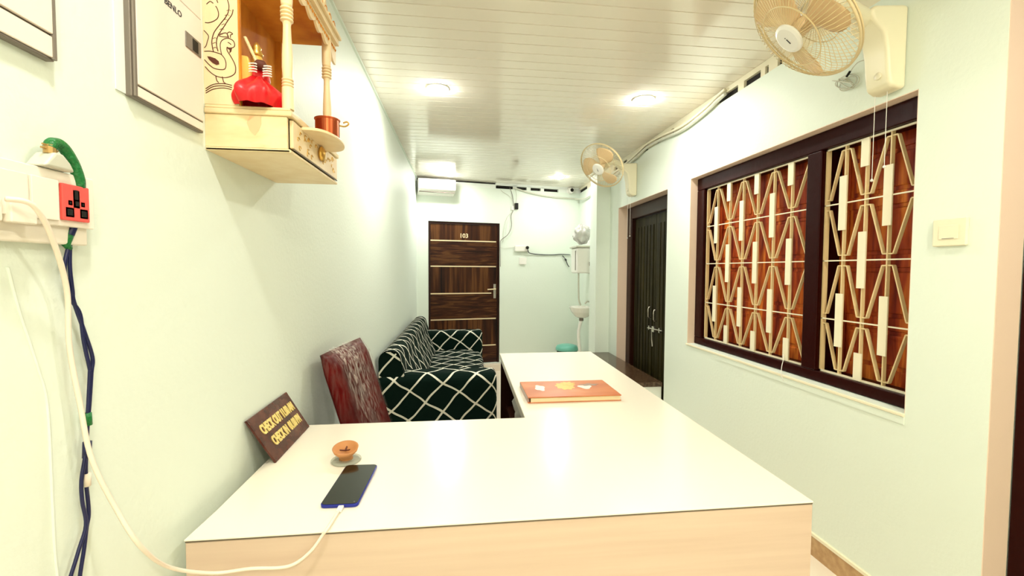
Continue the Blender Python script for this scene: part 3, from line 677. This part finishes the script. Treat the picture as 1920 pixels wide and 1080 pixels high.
MB().box(mx1+.0005, mx1+.0035, my0+.02, my1-.008, 1.7300, 1.7325).build('drawer_gap', M['edge'], mn)
MB().lathe([(.013, 0), (.020, .003), (.022, .008), (.016, .013), (.006, .016), (.001, .0165)], (mx1+.003, 1.335, 1.772), (1, 0, 0), 24).build('knob', M['gold'], dr, smooth=True)
rnd = random.Random(2); m = MB()
for k in range(26):
    y = my0+.04+rnd.random()*.32; z = 1.744+rnd.random()*.045
    if abs(y-1.335) < .03: continue
    m.tube([(mx1+.0032, y+.008*math.cos(a), z+.006*math.sin(a)) for a in [i*.9+rnd.random() for i in range(5)]], .0014, 5)
m.build('carved_scroll', M['gold'], dr)
# inner back panel (stained), near side panel (engraved), far side panel (half depth), ceiling
MB().box(mx0+.001, mx0+.007, my0+.008, my1, 1.826, 2.168).build('back_panel', M['amber'], mn)
sp_ = MB().box(mx0, -.523, my0, my0+.008, 1.826, 2.30).build('side_panel', M['pine'], mn, bevel=.001, bseg=1)
MB().box(-.522, -.519, my0, my0+.008, 1.826, 2.30).build('side_panel_edge', M['amber'], mn)
MB().box(mx0, -.575, my1-.008, my1, 1.826, 2.168).build('side_panel', M['amber'], mn)
# roof: flat ceiling board, cornice, scalloped valance, carved crest
MB().box(mx0, mx1+.0, my0, my1, 2.168, 2.178).build('roof_board', M['amber'], mn)
MB().box(mx1-.004, mx1+.010, my0-.01, my1+.004, 2.178, 2.190).box(mx1-.004, mx1+.018, my0-.014, my1+.008, 2.190, 2.200).box(mx1-.004, mx1+.012, my0-.008, my1, 2.168, 2.176).build('cornice', M['pine'], mn, bevel=.002)
P = [(my0+.0, 2.172)]; n = 6
for k in range(n*10+1):
    u = k/(n*10); P.append((my0+u*(my1-my0), 2.172-.028-.016*abs(math.sin(math.pi*n*u))-.035*max(0, abs(2*u-1)-.72)/.28))
P.append((my1, 2.172))
m = MB()
for k in range(len(P)-3):
    a, b = P[k+1], P[k+2]; m.prism([(a[0], 2.172), (b[0], 2.172), b, a], lambda p, q, d: (d, p, q), mx1-.006, mx1+.001)
m.build('valance', M['pine'], mn)
m = MB()
for k in range(22):
    u = (k+.5)/22; m.tube([(mx1+.002, my0+u*.4-.006, 2.155), (mx1+.0025, my0+u*.4, 2.148), (mx1+.002, my0+u*.4+.006, 2.156)], .0014, 5)
m.build('carved_scroll', M['amber'], mn)
m = MB()
for k in range(9):
    y = my0+.03+k*.042; hh = .03+.05*math.exp(-((k-4)/2.2)**2)
    m.prism([(y-.020, 2.2), (y+.020, 2.2), (y+.016, 2.2+hh*.6), (y+.006, 2.2+hh*.8), (y, 2.2+hh), (y-.006, 2.2+hh*.8), (y-.016, 2.2+hh*.6)], lambda p, q, d: (d, p, q), mx1-.002, mx1+.006)
m.build('carved_crest', M['pine'], mn, bevel=.002)
m = MB()
for k in range(9):
    y = my0+.03+k*.042; m.tube(smoothpath([(mx1+.006, y+.012*math.cos(a), 2.218+.012*math.sin(a)) for a in (0, 1.2, 2.4, 3.6, 4.8, 6)], 3), .0016, 5)
m.build('carved_scroll', M['amber'], mn)
# turned pillars
def pillar(x, y, nm='pillar'):
    z0, h = 1.826, .342
    pr_ = [(.0135, 0), (.0135, .052)]
    for k, zz in enumerate((.054, .061, .068)): pr_ += [(.0105, zz), (.0135, zz+.0025), (.0135, zz+.0045), (.0105, zz+.0065)]
    pr_ += [(.011, .078), (.0125, .10), (.0120, .13), (.0098, .17), (.0088, .20)]
    for zz in (.208, .217, .226, .235): pr_ += [(.010, zz), (.0145, zz+.003), (.0145, zz+.006), (.010, zz+.0085)]
    pr_ += [(.0125, .248), (.0135, .26), (.0135, h)]
    MB().lathe(pr_, (x, y, z0), seg=24).build(nm, M['pine'], mn, smooth=False)
pillar(-.4185, 1.136); pillar(-.4185, 1.452)
# peacock line engraving on the near side panel (X,Z)
ENG = {'tail1': [(-0.544, 2.068), (-0.541, 2.055), (-0.543, 2.04), (-0.549, 2.028), (-0.563, 2.009), (-0.575, 1.991), (-0.58, 1.972), (-0.579, 1.957), (-0.577, 1.947)],
'tail2': [(-0.532, 2.047), (-0.535, 2.035), (-0.544, 2.021), (-0.555, 2.003), (-0.564, 1.989), (-0.569, 1.977), (-0.57, 1.963), (-0.567, 1.949)],
'wing': [(-0.597, 1.947), (-0.584, 1.948), (-0.568, 1.945), (-0.559, 1.941), (-0.552, 1.931), (-0.55, 1.919), (-0.553, 1.909), (-0.564, 1.907), (-0.578, 1.91), (-0.589, 1.919), (-0.597, 1.928)],
'neckL': [(-0.559, 1.941), (-0.561, 1.951), (-0.562, 1.964), (-0.559, 1.973), (-0.551, 1.979), (-0.542, 1.98), (-0.533, 1.975), (-0.53, 1.966), (-0.533, 1.96), (-0.542, 1.958), (-0.547, 1.96)],
'neckR': [(-0.547, 1.96), (-0.547, 1.952), (-0.541, 1.942), (-0.534, 1.929), (-0.53, 1.919), (-0.529, 1.91), (-.531, 1.90), (-.540, 1.893), (-.553, 1.889), (-.570, 1.891), (-.584, 1.899), (-.596, 1.912)],
'crest': [(-0.564, 1.986), (-0.555, 1.991), (-0.548, 1.992), (-0.544, 1.986), (-0.543, 1.981)],
'crest2': [(-0.543, 1.981), (-0.546, 1.99), (-0.541, 1.995), (-0.534, 1.991), (-0.539, 1.988), (-0.539, 1.982)],
'crest3': [(-0.564, 1.984), (-0.556, 1.983), (-0.544, 1.983)],
'circ': [(-0.594, 2.013), (-0.586, 2.013), (-0.576, 2.017), (-0.567, 2.024), (-0.564, 2.034), (-0.566, 2.045), (-0.57, 2.052)],
'legs': [(-0.573, 1.891), (-0.571, 1.881), (-0.567, 1.877)], 'legs2': [(-0.559, 1.891), (-0.556, 1.879), (-0.552, 1.876)],
'hill1': [(-0.596, 1.861), (-0.579, 1.872), (-0.556, 1.875), (-0.538, 1.872)], 'hill2': [(-0.596, 1.856), (-0.579, 1.867), (-0.556, 1.87), (-0.538, 1.867)],
'hill3': [(-0.596, 1.851), (-0.579, 1.861), (-0.556, 1.865), (-0.539, 1.862)],
'eye': [(-.545, 1.971), (-.541, 1.969), (-.538, 1.966)], 'up1': [(-.594, 2.07), (-.585, 2.08), (-.572, 2.075), (-.565, 2.06)], 'up2': [(-.59, 2.055), (-.582, 2.062), (-.575, 2.058)],
'l1': [(-.597, 1.995), (-.592, 1.990), (-.587, 1.982), (-.590, 1.97), (-.593, 1.96), (-.597, 1.955)]}
m = MB()
for k, P in ENG.items():
    P = smoothpath([(x, my0-.0002, z) for x, z in P if x > -.599], 4); m.tube(P, .0010, 5)
for k in range(9):
    a = Vector((-.5755+.004*k*(k > 2), my0-.0002, 1.955+.011*k)); m.tube([a+Vector((-.003, 0, 0)), a+Vector((.003, 0, .003)), a+Vector((.007, 0, 0))], .0006, 4)
m.prism([(-.591, 1.936), (-.584, 1.9355), (-.573, 1.932), (-.566, 1.926), (-.565, 1.919), (-.571, 1.917), (-.580, 1.922), (-.588, 1.930)], lambda a, b, d: (a, d, b), my0-.0008, my0+.0005)
m.prism([(-.5465, 1.957), (-.536, 1.958), (-.538, 1.950), (-.542, 1.946), (-.541, 1.953)], lambda a, b, d: (a, d, b), my0-.0008, my0+.0005)
m.build('engraving', M['engrave'], sp_)
# stain patch on the base side
m = MB(); blob_pts = [(-.500, 1.803), (-.474, 1.803), (-.474, 1.785), (-.480, 1.768), (-.489, 1.757), (-.500, 1.768), (-.507, 1.786)]
m.prism(blob_pts, lambda a, b, d: (a, d, b), my0-.0004, my0+.0005); m.build('stain', mat('rosy_stain', (.80, .50, .27), .5), mn)
# front shelf
P = [(mx1+.002, 1.19), (mx1+.002, 1.405)]+[(mx1+.002+.073*math.cos(R(a))**.6 if abs(a) < 90 else mx1+.002, 1.2975-.1075*math.sin(R(a))) for a in range(-80, 81, 10)]
MB().prism(P, lambda a, b, d: (a, b, d), 1.796, 1.804).build('offering_shelf', M['pine'], mn, bevel=.002)
# copper cup on the shelf
cp = thing('copper_cup', (-.374, 1.298, 1.804), 'small copper cup with a side handle on the shrine shelf', 'cup')
MB().lathe([(.001, 0), (.030, 0), (.032, .003), (.032, .050), (.0345, .053), (.0345, .055), (.0305, .055), (.030, .004), (.001, .004)], (-.374, 1.298, 1.8045), seg=36).build('cup_body', M['copper'], cp, smooth=False, bevel=0)
m = MB().tube(smoothpath([(-.348, 1.324, 1.852), (-.336, 1.336, 1.854), (-.328, 1.346, 1.864), (-.332, 1.344, 1.870), (-.340, 1.336, 1.864)], 4), .0022, 8); m.build('handle', M['gold'], cp, smooth=True)
# idol in red cloth
idl = thing('deity_figurine', (-.47, 1.27, 1.826), 'seated figurine wrapped in red satin with flower garlands in the shrine', 'figurine')
def cloth(u, v):
    th = u*2*math.pi; k = 1+.08*math.sin(6*th+2*v)+.05*math.sin(11*th-3*v)
    r = .95+.24*math.sin(math.pi*min(1, v*1.25))-.72*v**3; z = 1.8275+.072*v
    if v > .98: r *= .2
    return (-.488+.046*r*k*math.cos(th), 1.140+.052*r*k*math.sin(th), z+.004*math.sin(5*th)*v)
MB().grid(cloth, 70, 16).build('red_cloth', M['red'], idl, smooth=True, weld=True)
MB().lathe([(.001, 0), (.022, 0), (.026, .02), (.022, .040), (.012, .054), (.001, .056)], (-.497, 1.165, 1.885), seg=20).build('figurine_body', M['red'], idl, smooth=True)
MB().lathe([(.001, 0), (.010, .002), (.014, .012), (.012, .026), (.006, .034), (.001, .035)], (-.505, 1.175, 1.938), seg=18).build('head', M['skin'], idl, smooth=True)
MB().lathe([(.013, 0), (.015, .006), (.009, .016), (.011, .02), (.004, .034), (.001, .036)], (-.505, 1.175, 1.966), seg=18).build('crown', M['gold'], idl, smooth=True)
m = MB()
for k in range(16):
    a = k/15; m.lathe([(.001, -.004), (.0042, -.002), (.0042, .002), (.001, .004)], (-.520+.028*a, 1.150, 1.998-.062*a), seg=8)
m.build('garland', M['pine'], idl, smooth=True)
MB().lathe([(.001, 0), (.013, .004), (.015, .012), (.010, .02), (.001, .021)], (-.480, 1.135, 1.918), seg=14).build('dark_ornament', M['engrave'], idl, smooth=True)
for k in range(5): MB().tube([(-.462+.010*math.cos(a), 1.128, 1.900+k*.0058+.002*math.sin(a)) for a in (0, .8, 1.6, 2.4, 3.1)], .0018, 5).build('bangle', M['cloudy'], idl)
for k in range(4): MB().tube([(-.490+.009*math.cos(a), 1.118, 1.905+k*.0062+.002*math.sin(a)) for a in (0, .8, 1.6, 2.4, 3.1)], .0016, 5).build('bangle', M['cloudy'], idl)
MB().prism([(-.524, 1.885), (-.503, 1.882), (-.500, 1.92), (-.508, 1.948), (-.524, 1.95)], lambda a, b, d: (a, d, b), 1.132, 1.142).build('yellow_scarf', M['skin'], idl, bevel=.003)

# ------------------------------------------------------------------ fans
def wall_fan(my, mz, c, nrm, rad, label, cord=True, spin=.5):
    """wall fan: bracket on the right wall at (XR,my,mz); cage centre c facing nrm"""
    c = Vector(c); n = Vector(nrm).normalized()
    t = thing('wall_fan', (XR, my, mz), label, 'wall fan', 'cream wall fans')
    # bracket: side profile in X-Z
    P = [(0, -.165), (.045, -.165), (.075, -.150), (.085, -.10), (.092, -.02), (.11, .055), (.16, .095), (.17, .13), (.15, .155), (.03, .165), (0, .165)]
    MB().prism(P, lambda a, b, d: (XR-a, my+d, mz+b), -.055, .055).build('wall_bracket', M['fan'], t, bevel=.034, bseg=5)
    MB().lathe([(.014, 0), (.016, .004), (.014, .007)], (XR-.082, my-.01, mz-.105), (-1, 0, .1), 16).build('speed_knob', M['cream'], t, smooth=True)
    # neck
    e = c-n*.10; st = Vector((XR-.14, my, mz+.12))
    MB().tube(smoothpath([st, st*.6+e*.4+Vector((0, 0, .02)), e], 5), [.034, .034, .034, .032, .030, .030, .03, .03, .03, .03, .03], 14).build('neck', M['fan'], t, smooth=True)
    MB().lathe([(.02, -.16), (.045, -.15), (.058, -.11), (.06, -.07), (.052, -.04), (.02, -.035)], c, n, 28).build('motor_housing', M['fan'], t, smooth=True)
    # local frame
    a = n.orthogonal().normalized(); b = n.cross(a)
    def pt(r, th, h): return c+a*(r*math.cos(th))+b*(r*math.sin(th))+n*h
    MB().tube([pt(rad, k/64*2*math.pi, 0) for k in range(64)], .0045, 8, closed=True).build('guard_rim', M['wire'], t, smooth=True)
    MB().tube([pt(rad*.995, k/64*2*math.pi, -.012) for k in range(64)], .0035, 8, closed=True).build('guard_rim', M['wire'], t, smooth=True)
    f = MB()
    NW = 72
    for k in range(NW):
        th = k/NW*2*math.pi
        f.tube([pt(.055, th, .062), pt(rad*.45, th+.05, .060), pt(rad*.8, th+.09, .040), pt(rad*.97, th+.11, .012), pt(rad, th+.11, 0)], .0011, 4)
    f.tube([pt(rad*.56, k/64*2*math.pi, .056) for k in range(64)], .0022, 6, closed=True)
    f.build('front_grille', M['wire'], t)
    f = MB()
    for k in range(48):
        th = k/48*2*math.pi
        f.tube([pt(.055, th, -.045), pt(rad*.6, th-.04, -.045), pt(rad*.93, th-.06, -.028), pt(rad*.995, th-.06, -.010)], .0011, 4)
    f.tube([pt(rad*.5, k/48*2*math.pi, -.045) for k in range(48)], .0018, 6, closed=True)
    f.build('rear_grille', M['wire'], t)
    MB().lathe([(.001, .072), (.045, .072), (.056, .068), (.058, .062), (.054, .058), (.001, .057)], c, n, 36).build('hub_cap', M['white'], t, smooth=False)
    yv = (Vector((0, 0, 1))-n*n.z).normalized(); xv = yv.cross(n)
    MB().obox(c+n*.0722-xv*.003-yv*.018, xv*.005, yv*.022, n*.0006).obox(c+n*.0722-xv*.003+yv*.008, xv*.004, yv*.004, n*.0006).build('badge', M['ink'], t)
    for k in range(3):
        th0 = spin+k*2*math.pi/3
        def bl(u, v):
            r = .03+u*(rad*.90-.03); wd = .25+.62*math.sin(math.pi*min(1, u*.72+.12))
            th = th0+(v-.5)*wd*1.35+u*.35; h = .012+(v-.5)*.045*(1-.3*u)
            if u > .93: th = th0+(v-.5)*wd*.9+u*.35
            return pt(r, th, h)
        MB().grid(bl, 14, 10).build('blade', M['blade'], t, smooth=True, solid=.002)
    MB().lathe([(.02, -.035), (.03, -.02), (.032, .02), (.025, .04), (.001, .045)], c, n, 20).build('blade_hub', M['blade'], t, smooth=True)
    return t
f1 = wall_fan(1.648, 2.345, (1.25, 1.511, 2.345), (-.703, .20, -.683), .22, 'larger looking cream wall fan nearest the camera, above the window')
f2 = wall_fan(4.36, 2.37, (1.302, 4.002, 2.416), (-.646, -.443, -.621), .22, 'distant cream wall fan above the dark double door', spin=1.2)
def pullcord(x, y, z0, z1, parent):
    MB().tube([(x, y, z0), (x, y, z1)], .0013, 6).build('pull_cord', M['white'], parent)
    MB().lathe([(.001, 0), (.0055, .002), (.006, .007), (.002, .013), (.001, .014)], (x, y, z1-.012), seg=12).build('cord_bead', M['white'], parent, smooth=True)
pullcord(1.735, 1.685, 2.19, 1.835, f1); pullcord(1.735, 1.632, 2.19, 1.88, f1)
pullcord(1.72, 4.40, 2.21, 1.785, f2); pullcord(1.72, 4.33, 2.21, 1.80, f2)
# coil of spare fan wire
wc = thing('wire_coil', (1.76, 1.86, 2.27), 'loose coil of pale wire hanging under the nearer fan', 'wire')
m = MB(); rnd = random.Random(4)
for k in range(5):
    cy, cz, ra, rb = 1.865+rnd.uniform(-.012, .012), 2.315+rnd.uniform(-.01, .01), .047+rnd.uniform(-.012, .014), .032+rnd.uniform(-.006, .006)
    m.tube([(1.772-.004*k, cy+ra*math.cos(i/24*6.283), cz+rb*math.sin(i/24*6.283+.4*k)) for i in range(24)], .002, 6, closed=True)
m.build('loops', M['pvc'], wc, smooth=True)
MB().tube(smoothpath([(1.765, 1.850, 2.345), (1.76, 1.80, 2.375), (1.765, 1.74, 2.36), (1.775, 1.70, 2.33)], 5), .0022, 6).build('lead', M['pvc'], wc, smooth=True)
MB().tube([(1.758, 1.835, 2.352), (1.760, 1.855, 2.336)], .005, 8).build('cable_tie', M['black'], wc)

# switch plate on the right wall
sw = thing('switch_plate', (XR, 1.405, 1.586), 'square cream switch plate on the right wall beside the window', 'switch')
MB().box(XR-.014, XR, 1.349, 1.460, 1.536, 1.636).build('plate', M['plate'], sw, bevel=.004, bseg=3)
MB().box(XR-.0165, XR-.014, 1.372, 1.437, 1.561, 1.611).build('blank_insert', M['plate'], sw, bevel=.001)
MB().box(XR-.0168, XR-.0164, 1.385, 1.425, 1.5625, 1.5645).build('label_line', M['grey'], sw)

# sagging conduits, right wall
sg_ = smoothpath([(1.765, 2.80, 2.632), (1.757, 2.887, 2.613), (1.757, 3.053, 2.585), (1.757, 3.361, 2.566), (1.757, 3.738, 2.600), (1.757, 4.016, 2.612), (1.757, 4.267, 2.585), (1.757, 4.477, 2.565), (1.757, 5.05, 2.52)], 6)
m = MB().tube(sg_, .013, 10); o = m.build('conduit_pipe', M['pvc'], smooth=True); tag(o, 'grey-white conduit sagging below the ceiling along the right wall', 'conduit')
m = MB().tube([p+Vector((-.004, 0, .030)) for p in sg_], .010, 10); o = m.build('conduit_pipe', M['cream'], smooth=True); tag(o, 'cream conduit lying just above the sagging grey one on the right wall', 'conduit')

# ------------------------------------------------------------------ things on the back wall
ac = thing('air_conditioner', B(.27, 2.48, 0), 'white wall air conditioner above the room door', 'air conditioner')
P = [(0, 2.64), (.185, 2.64), (.195, 2.63), (.195, 2.508), (.165, 2.478), (0, 2.445)]
m = MB()
n = len(P); vs = [B(u, z, d) for u in (.008, .50) for d, z in P]
m.add(vs, [tuple(range(n))[::-1], tuple(range(n, 2*n))]+[(i, (i+1) % n, (i+1) % n+n, i+n) for i in range(n)]); m.build('ac_body', M['white'], ac, bevel=.004, bseg=3)
m = MB(); bbox(m, .02, .49, 2.468, 2.480, .10, .160); m.build('air_louvre', M['grey'], ac)
m = MB(); bbox(m, .455, .465, 2.545, 2.56, .193, .1975); bbox(m, .455, .465, 2.52, 2.53, .193, .1975); m.build('display', M['black'], ac)

sc = thing('security_camera', B(2.275, 2.64, 0), 'small white dome security camera at the far right ceiling corner', 'camera')
MB().lathe([(.05, 0), (.05, .02), (.045, .03), (.001, .031)], B(2.26, 2.63, 0), bn, 24).build('camera_base', M['white'], sc, smooth=False)
MB().lathe([(.046, .02), (.046, .055), (.036, .075), (.02, .082), (.001, .083)], B(2.26, 2.63, 0), bn, 24).build('camera_head', M['white'], sc, smooth=True)
MB().lathe([(.026, .078), (.026, .086), (.001, .088)], B(2.26, 2.63, 0), bn, 20).build('camera_lens', M['black'], sc)

bb = MB(); bbox(bb, 1.395, 1.44, 2.315, 2.405, 0, .03); o = bb.build('power_adapter', M['black'], bevel=.004); tag(o, 'small black adapter box hanging among thin wires on the back wall', 'adapter')
m = MB(); bbox(m, 1.34, 1.375, 2.30, 2.36, 0, .02); o = m.build('cable_junction', M['white'], bevel=.004); tag(o, 'small white junction block left of the black adapter', 'junction box')
def bwire(pts, r, mt, label, name='wire', cat='wire'):
    o = MB().tube(smoothpath([B(u, z, .008+r) for u, z in pts], 5), r, 6).build(name, mt, smooth=True); return tag(o, label, cat)
bwire([(1.31, 2.62), (1.327, 2.591), (1.359, 2.486), (1.376, 2.334), (1.337, 2.218), (1.345, 2.103), (1.33, 2.02), (1.28, 1.94), (1.190, 1.869), (1.176, 1.80), (1.178, 1.486)], .0042, M['grey'], 'thin grey wire dropping from the adapter to the door frame edge')
bwire([(1.175, 2.60), (1.20, 2.56), (1.335, 2.47), (1.362, 2.296), (1.28, 2.20), (1.235, 2.05), (1.215, 1.84)], .003, M['pvc'], 'pale thin wire looping left of the adapter toward the door')
bwire([(1.40, 2.60), (1.42, 2.50), (1.41, 2.41)], .003, M['pvc'], 'short pale wire from the ceiling gap to the black adapter')
bwire([(1.17, 1.76), (1.26, 1.755), (1.39, 1.77)], .0025, M['pvc'], 'faint pale wire running from the door edge to the far switchboard')
o = MB().tube(smoothpath([B(1.36, 2.62, .02), B(1.45, 2.60, .02), B(1.554, 2.574, .02), B(1.762, 2.540, .02), B(2.016, 2.518, .02), B(2.33, 2.515, .02), (1.70, 6.35, 2.49), (1.745, 6.1, 2.46), (1.752, 5.80, 2.47), (1.752, 5.5, 2.52)], 6), .012, 10).build('conduit_pipe', M['pvc'], smooth=True); tag(o, 'thin grey conduit drooping across the back wall to the right corner', 'conduit')
o = MB().tube([B(1.13, 2.628, -.012), B(1.36, 2.622, -.005)], .018, 8).build('cable_bundle', M['black']); tag(o, 'black cable bundle in the gap above the back wall', 'cable')

s2 = thing('switchboard', B(1.5, 1.75, 0), 'white switchboard with a black plug on the back wall', 'switchboard')
m = MB(); bbox(m, 1.392, 1.602, 1.715, 1.79, 0, .03); m.build('face_plate', M['white'], s2, bevel=.004)
m = MB(); bbox(m, 1.392, 1.605, 1.705, 1.715, 0, .034); m.build('bottom_edge', M['pvc'], s2)
o = MB(); bbox(o, 1.462, 1.572, 1.52, 1.62, 0, .02); o = o.build('switch_plate', M['white'], bevel=.004); tag(o, 'small white switch box below the far switchboard', 'switch')
m = MB(); bbox(m, 1.467, 1.568, 1.512, 1.5195, 0, .016); 
pb = thing('power_plug', B(1.585, 1.77, .03), 'black plug and dark lead running right from the far switchboard', 'plug')
MB().lathe([(.001, 0), (.022, 0), (.024, .02), (.016, .035), (.001, .036)], B(1.575, 1.765, .034), bn, 16).build('plug_body', M['black'], pb, smooth=True)
MB().tube(smoothpath([B(1.578, 1.76, .060), B(1.585, 1.72, .05), B(1.63, 1.685, .02), B(1.80, 1.668, .012), B(2.0, 1.668, .012), B(2.12, 1.678, .012), B(2.27, 1.672, .02)], 5), .006, 8).build('lead', M['ink'], pb, smooth=True)

# water purifier with a bag on top, on the right wall behind the column
wp2 = thing('water_purifier', (XR, 5.8, 1.5), 'white wall-mounted water purifier partly hidden behind the column', 'water purifier')
MB().box(1.52, XR, 5.62, 5.95, 1.40, 1.74).build('purifier_body', M['white'], wp2, bevel=.02, bseg=3)
MB().box(1.50, XR, 5.60, 5.97, 1.74, 1.765).build('purifier_lid', M['pvc'], wp2, bevel=.005)
MB().box(1.515, 1.521, 5.70, 5.72, 1.44, 1.70).build('trim_line', M['grey'], wp2)
MB().box(1.68, 1.74, 5.60, 5.62, 1.50, 1.55).build('tap', M['grey'], wp2, bevel=.004)
o = crumple((1.62, 5.78, 1.925), .125, 11, .85, 1.0, .95, 20).build('plastic_bag', M['bag'], smooth=True, weld=True); tag(o, 'crumpled clear bag on top of the water purifier', 'bag')
o = MB().tube(smoothpath([(1.56, 5.70, 1.398), (1.562, 5.70, 1.25), (1.57, 5.705, 1.05), (1.60, 5.72, .97)], 5), .012, 8).build('water_pipe', M['pvc'], smooth=True); tag(o, 'thin white pipe running from the purifier down to the basin', 'pipe')
o = MB().tube(smoothpath([B(2.14, 1.66, .02), B(2.19, 1.60, .03), B(2.22, 1.53, .03), B(2.25, 1.49, .03)], 4), .006, 6).tube([B(2.18, 1.61, .03), B(2.20, 1.585, .032)], .013, 8).build('short_lead', M['ink'], smooth=True); tag(o, 'short dark dangling lead left of the water purifier', 'wire')

bs = thing('wash_basin', (XR, 5.72, .8), 'small white wash basin on the wall behind the column', 'basin')
m = MB(); m.lathe([(.001, -.13), (.06, -.13), (.10, -.115), (.165, -.05), (.19, 0), (.195, .015), (.185, .018), (.165, 0), (.12, -.06), (.05, -.09), (.001, -.092)], (1.62, 5.74, .93), seg=36, sx=.85, sy=1.05)
m.box(1.72, XR, 5.60, 5.88, .84, .945); m.build('basin_bowl', M['ceramic'], bs, smooth=False)
MB().tube(smoothpath([(1.74, 5.74, .94), (1.74, 5.74, 1.0), (1.70, 5.74, 1.02), (1.665, 5.74, .99)], 4), .010, 8).build('faucet', M['steel'], bs, smooth=True)
MB().lathe([(.03, -.17), (.03, -.13)], (1.61, 5.72, .93), seg=16).build('drain_fitting', M['grey'], bs)
MB().tube(smoothpath([(1.61, 5.72, .77), (1.575, 5.72, .60), (1.59, 5.72, .40), (1.62, 5.73, .2), (1.66, 5.75, .0)], 5), .022, 10).build('waste_pipe', M['white'], bs, smooth=True)

tb = thing('dustbin', (1.49, 6.02, 0), 'round teal bin with a pale green lid below the basin', 'dustbin')
MB().lathe([(.001, 0), (.12, 0), (.145, .30), (.14, .31), (.001, .31)], (1.49, 6.02, 0), seg=32).build('bin_body', M['tealdark'], tb, smooth=False)
MB().lathe([(.155, .31), (.160, .32), (.157, .345), (.14, .375), (.08, .392), (.001, .395)], (1.49, 6.02, 0), seg=32).build('lid', M['teal'], tb, smooth=True)

# loose white string under the window grille
o = MB().tube(smoothpath([(1.852, 2.31, .960), (1.842, 2.295, .935), (1.812, 2.268, .900), (1.772, 2.22, .868), (1.770, 2.20, .835)], 4), .002, 6).build('string', M['white'], smooth=True); tag(o, 'short loose white string hanging from the window sill', 'string')
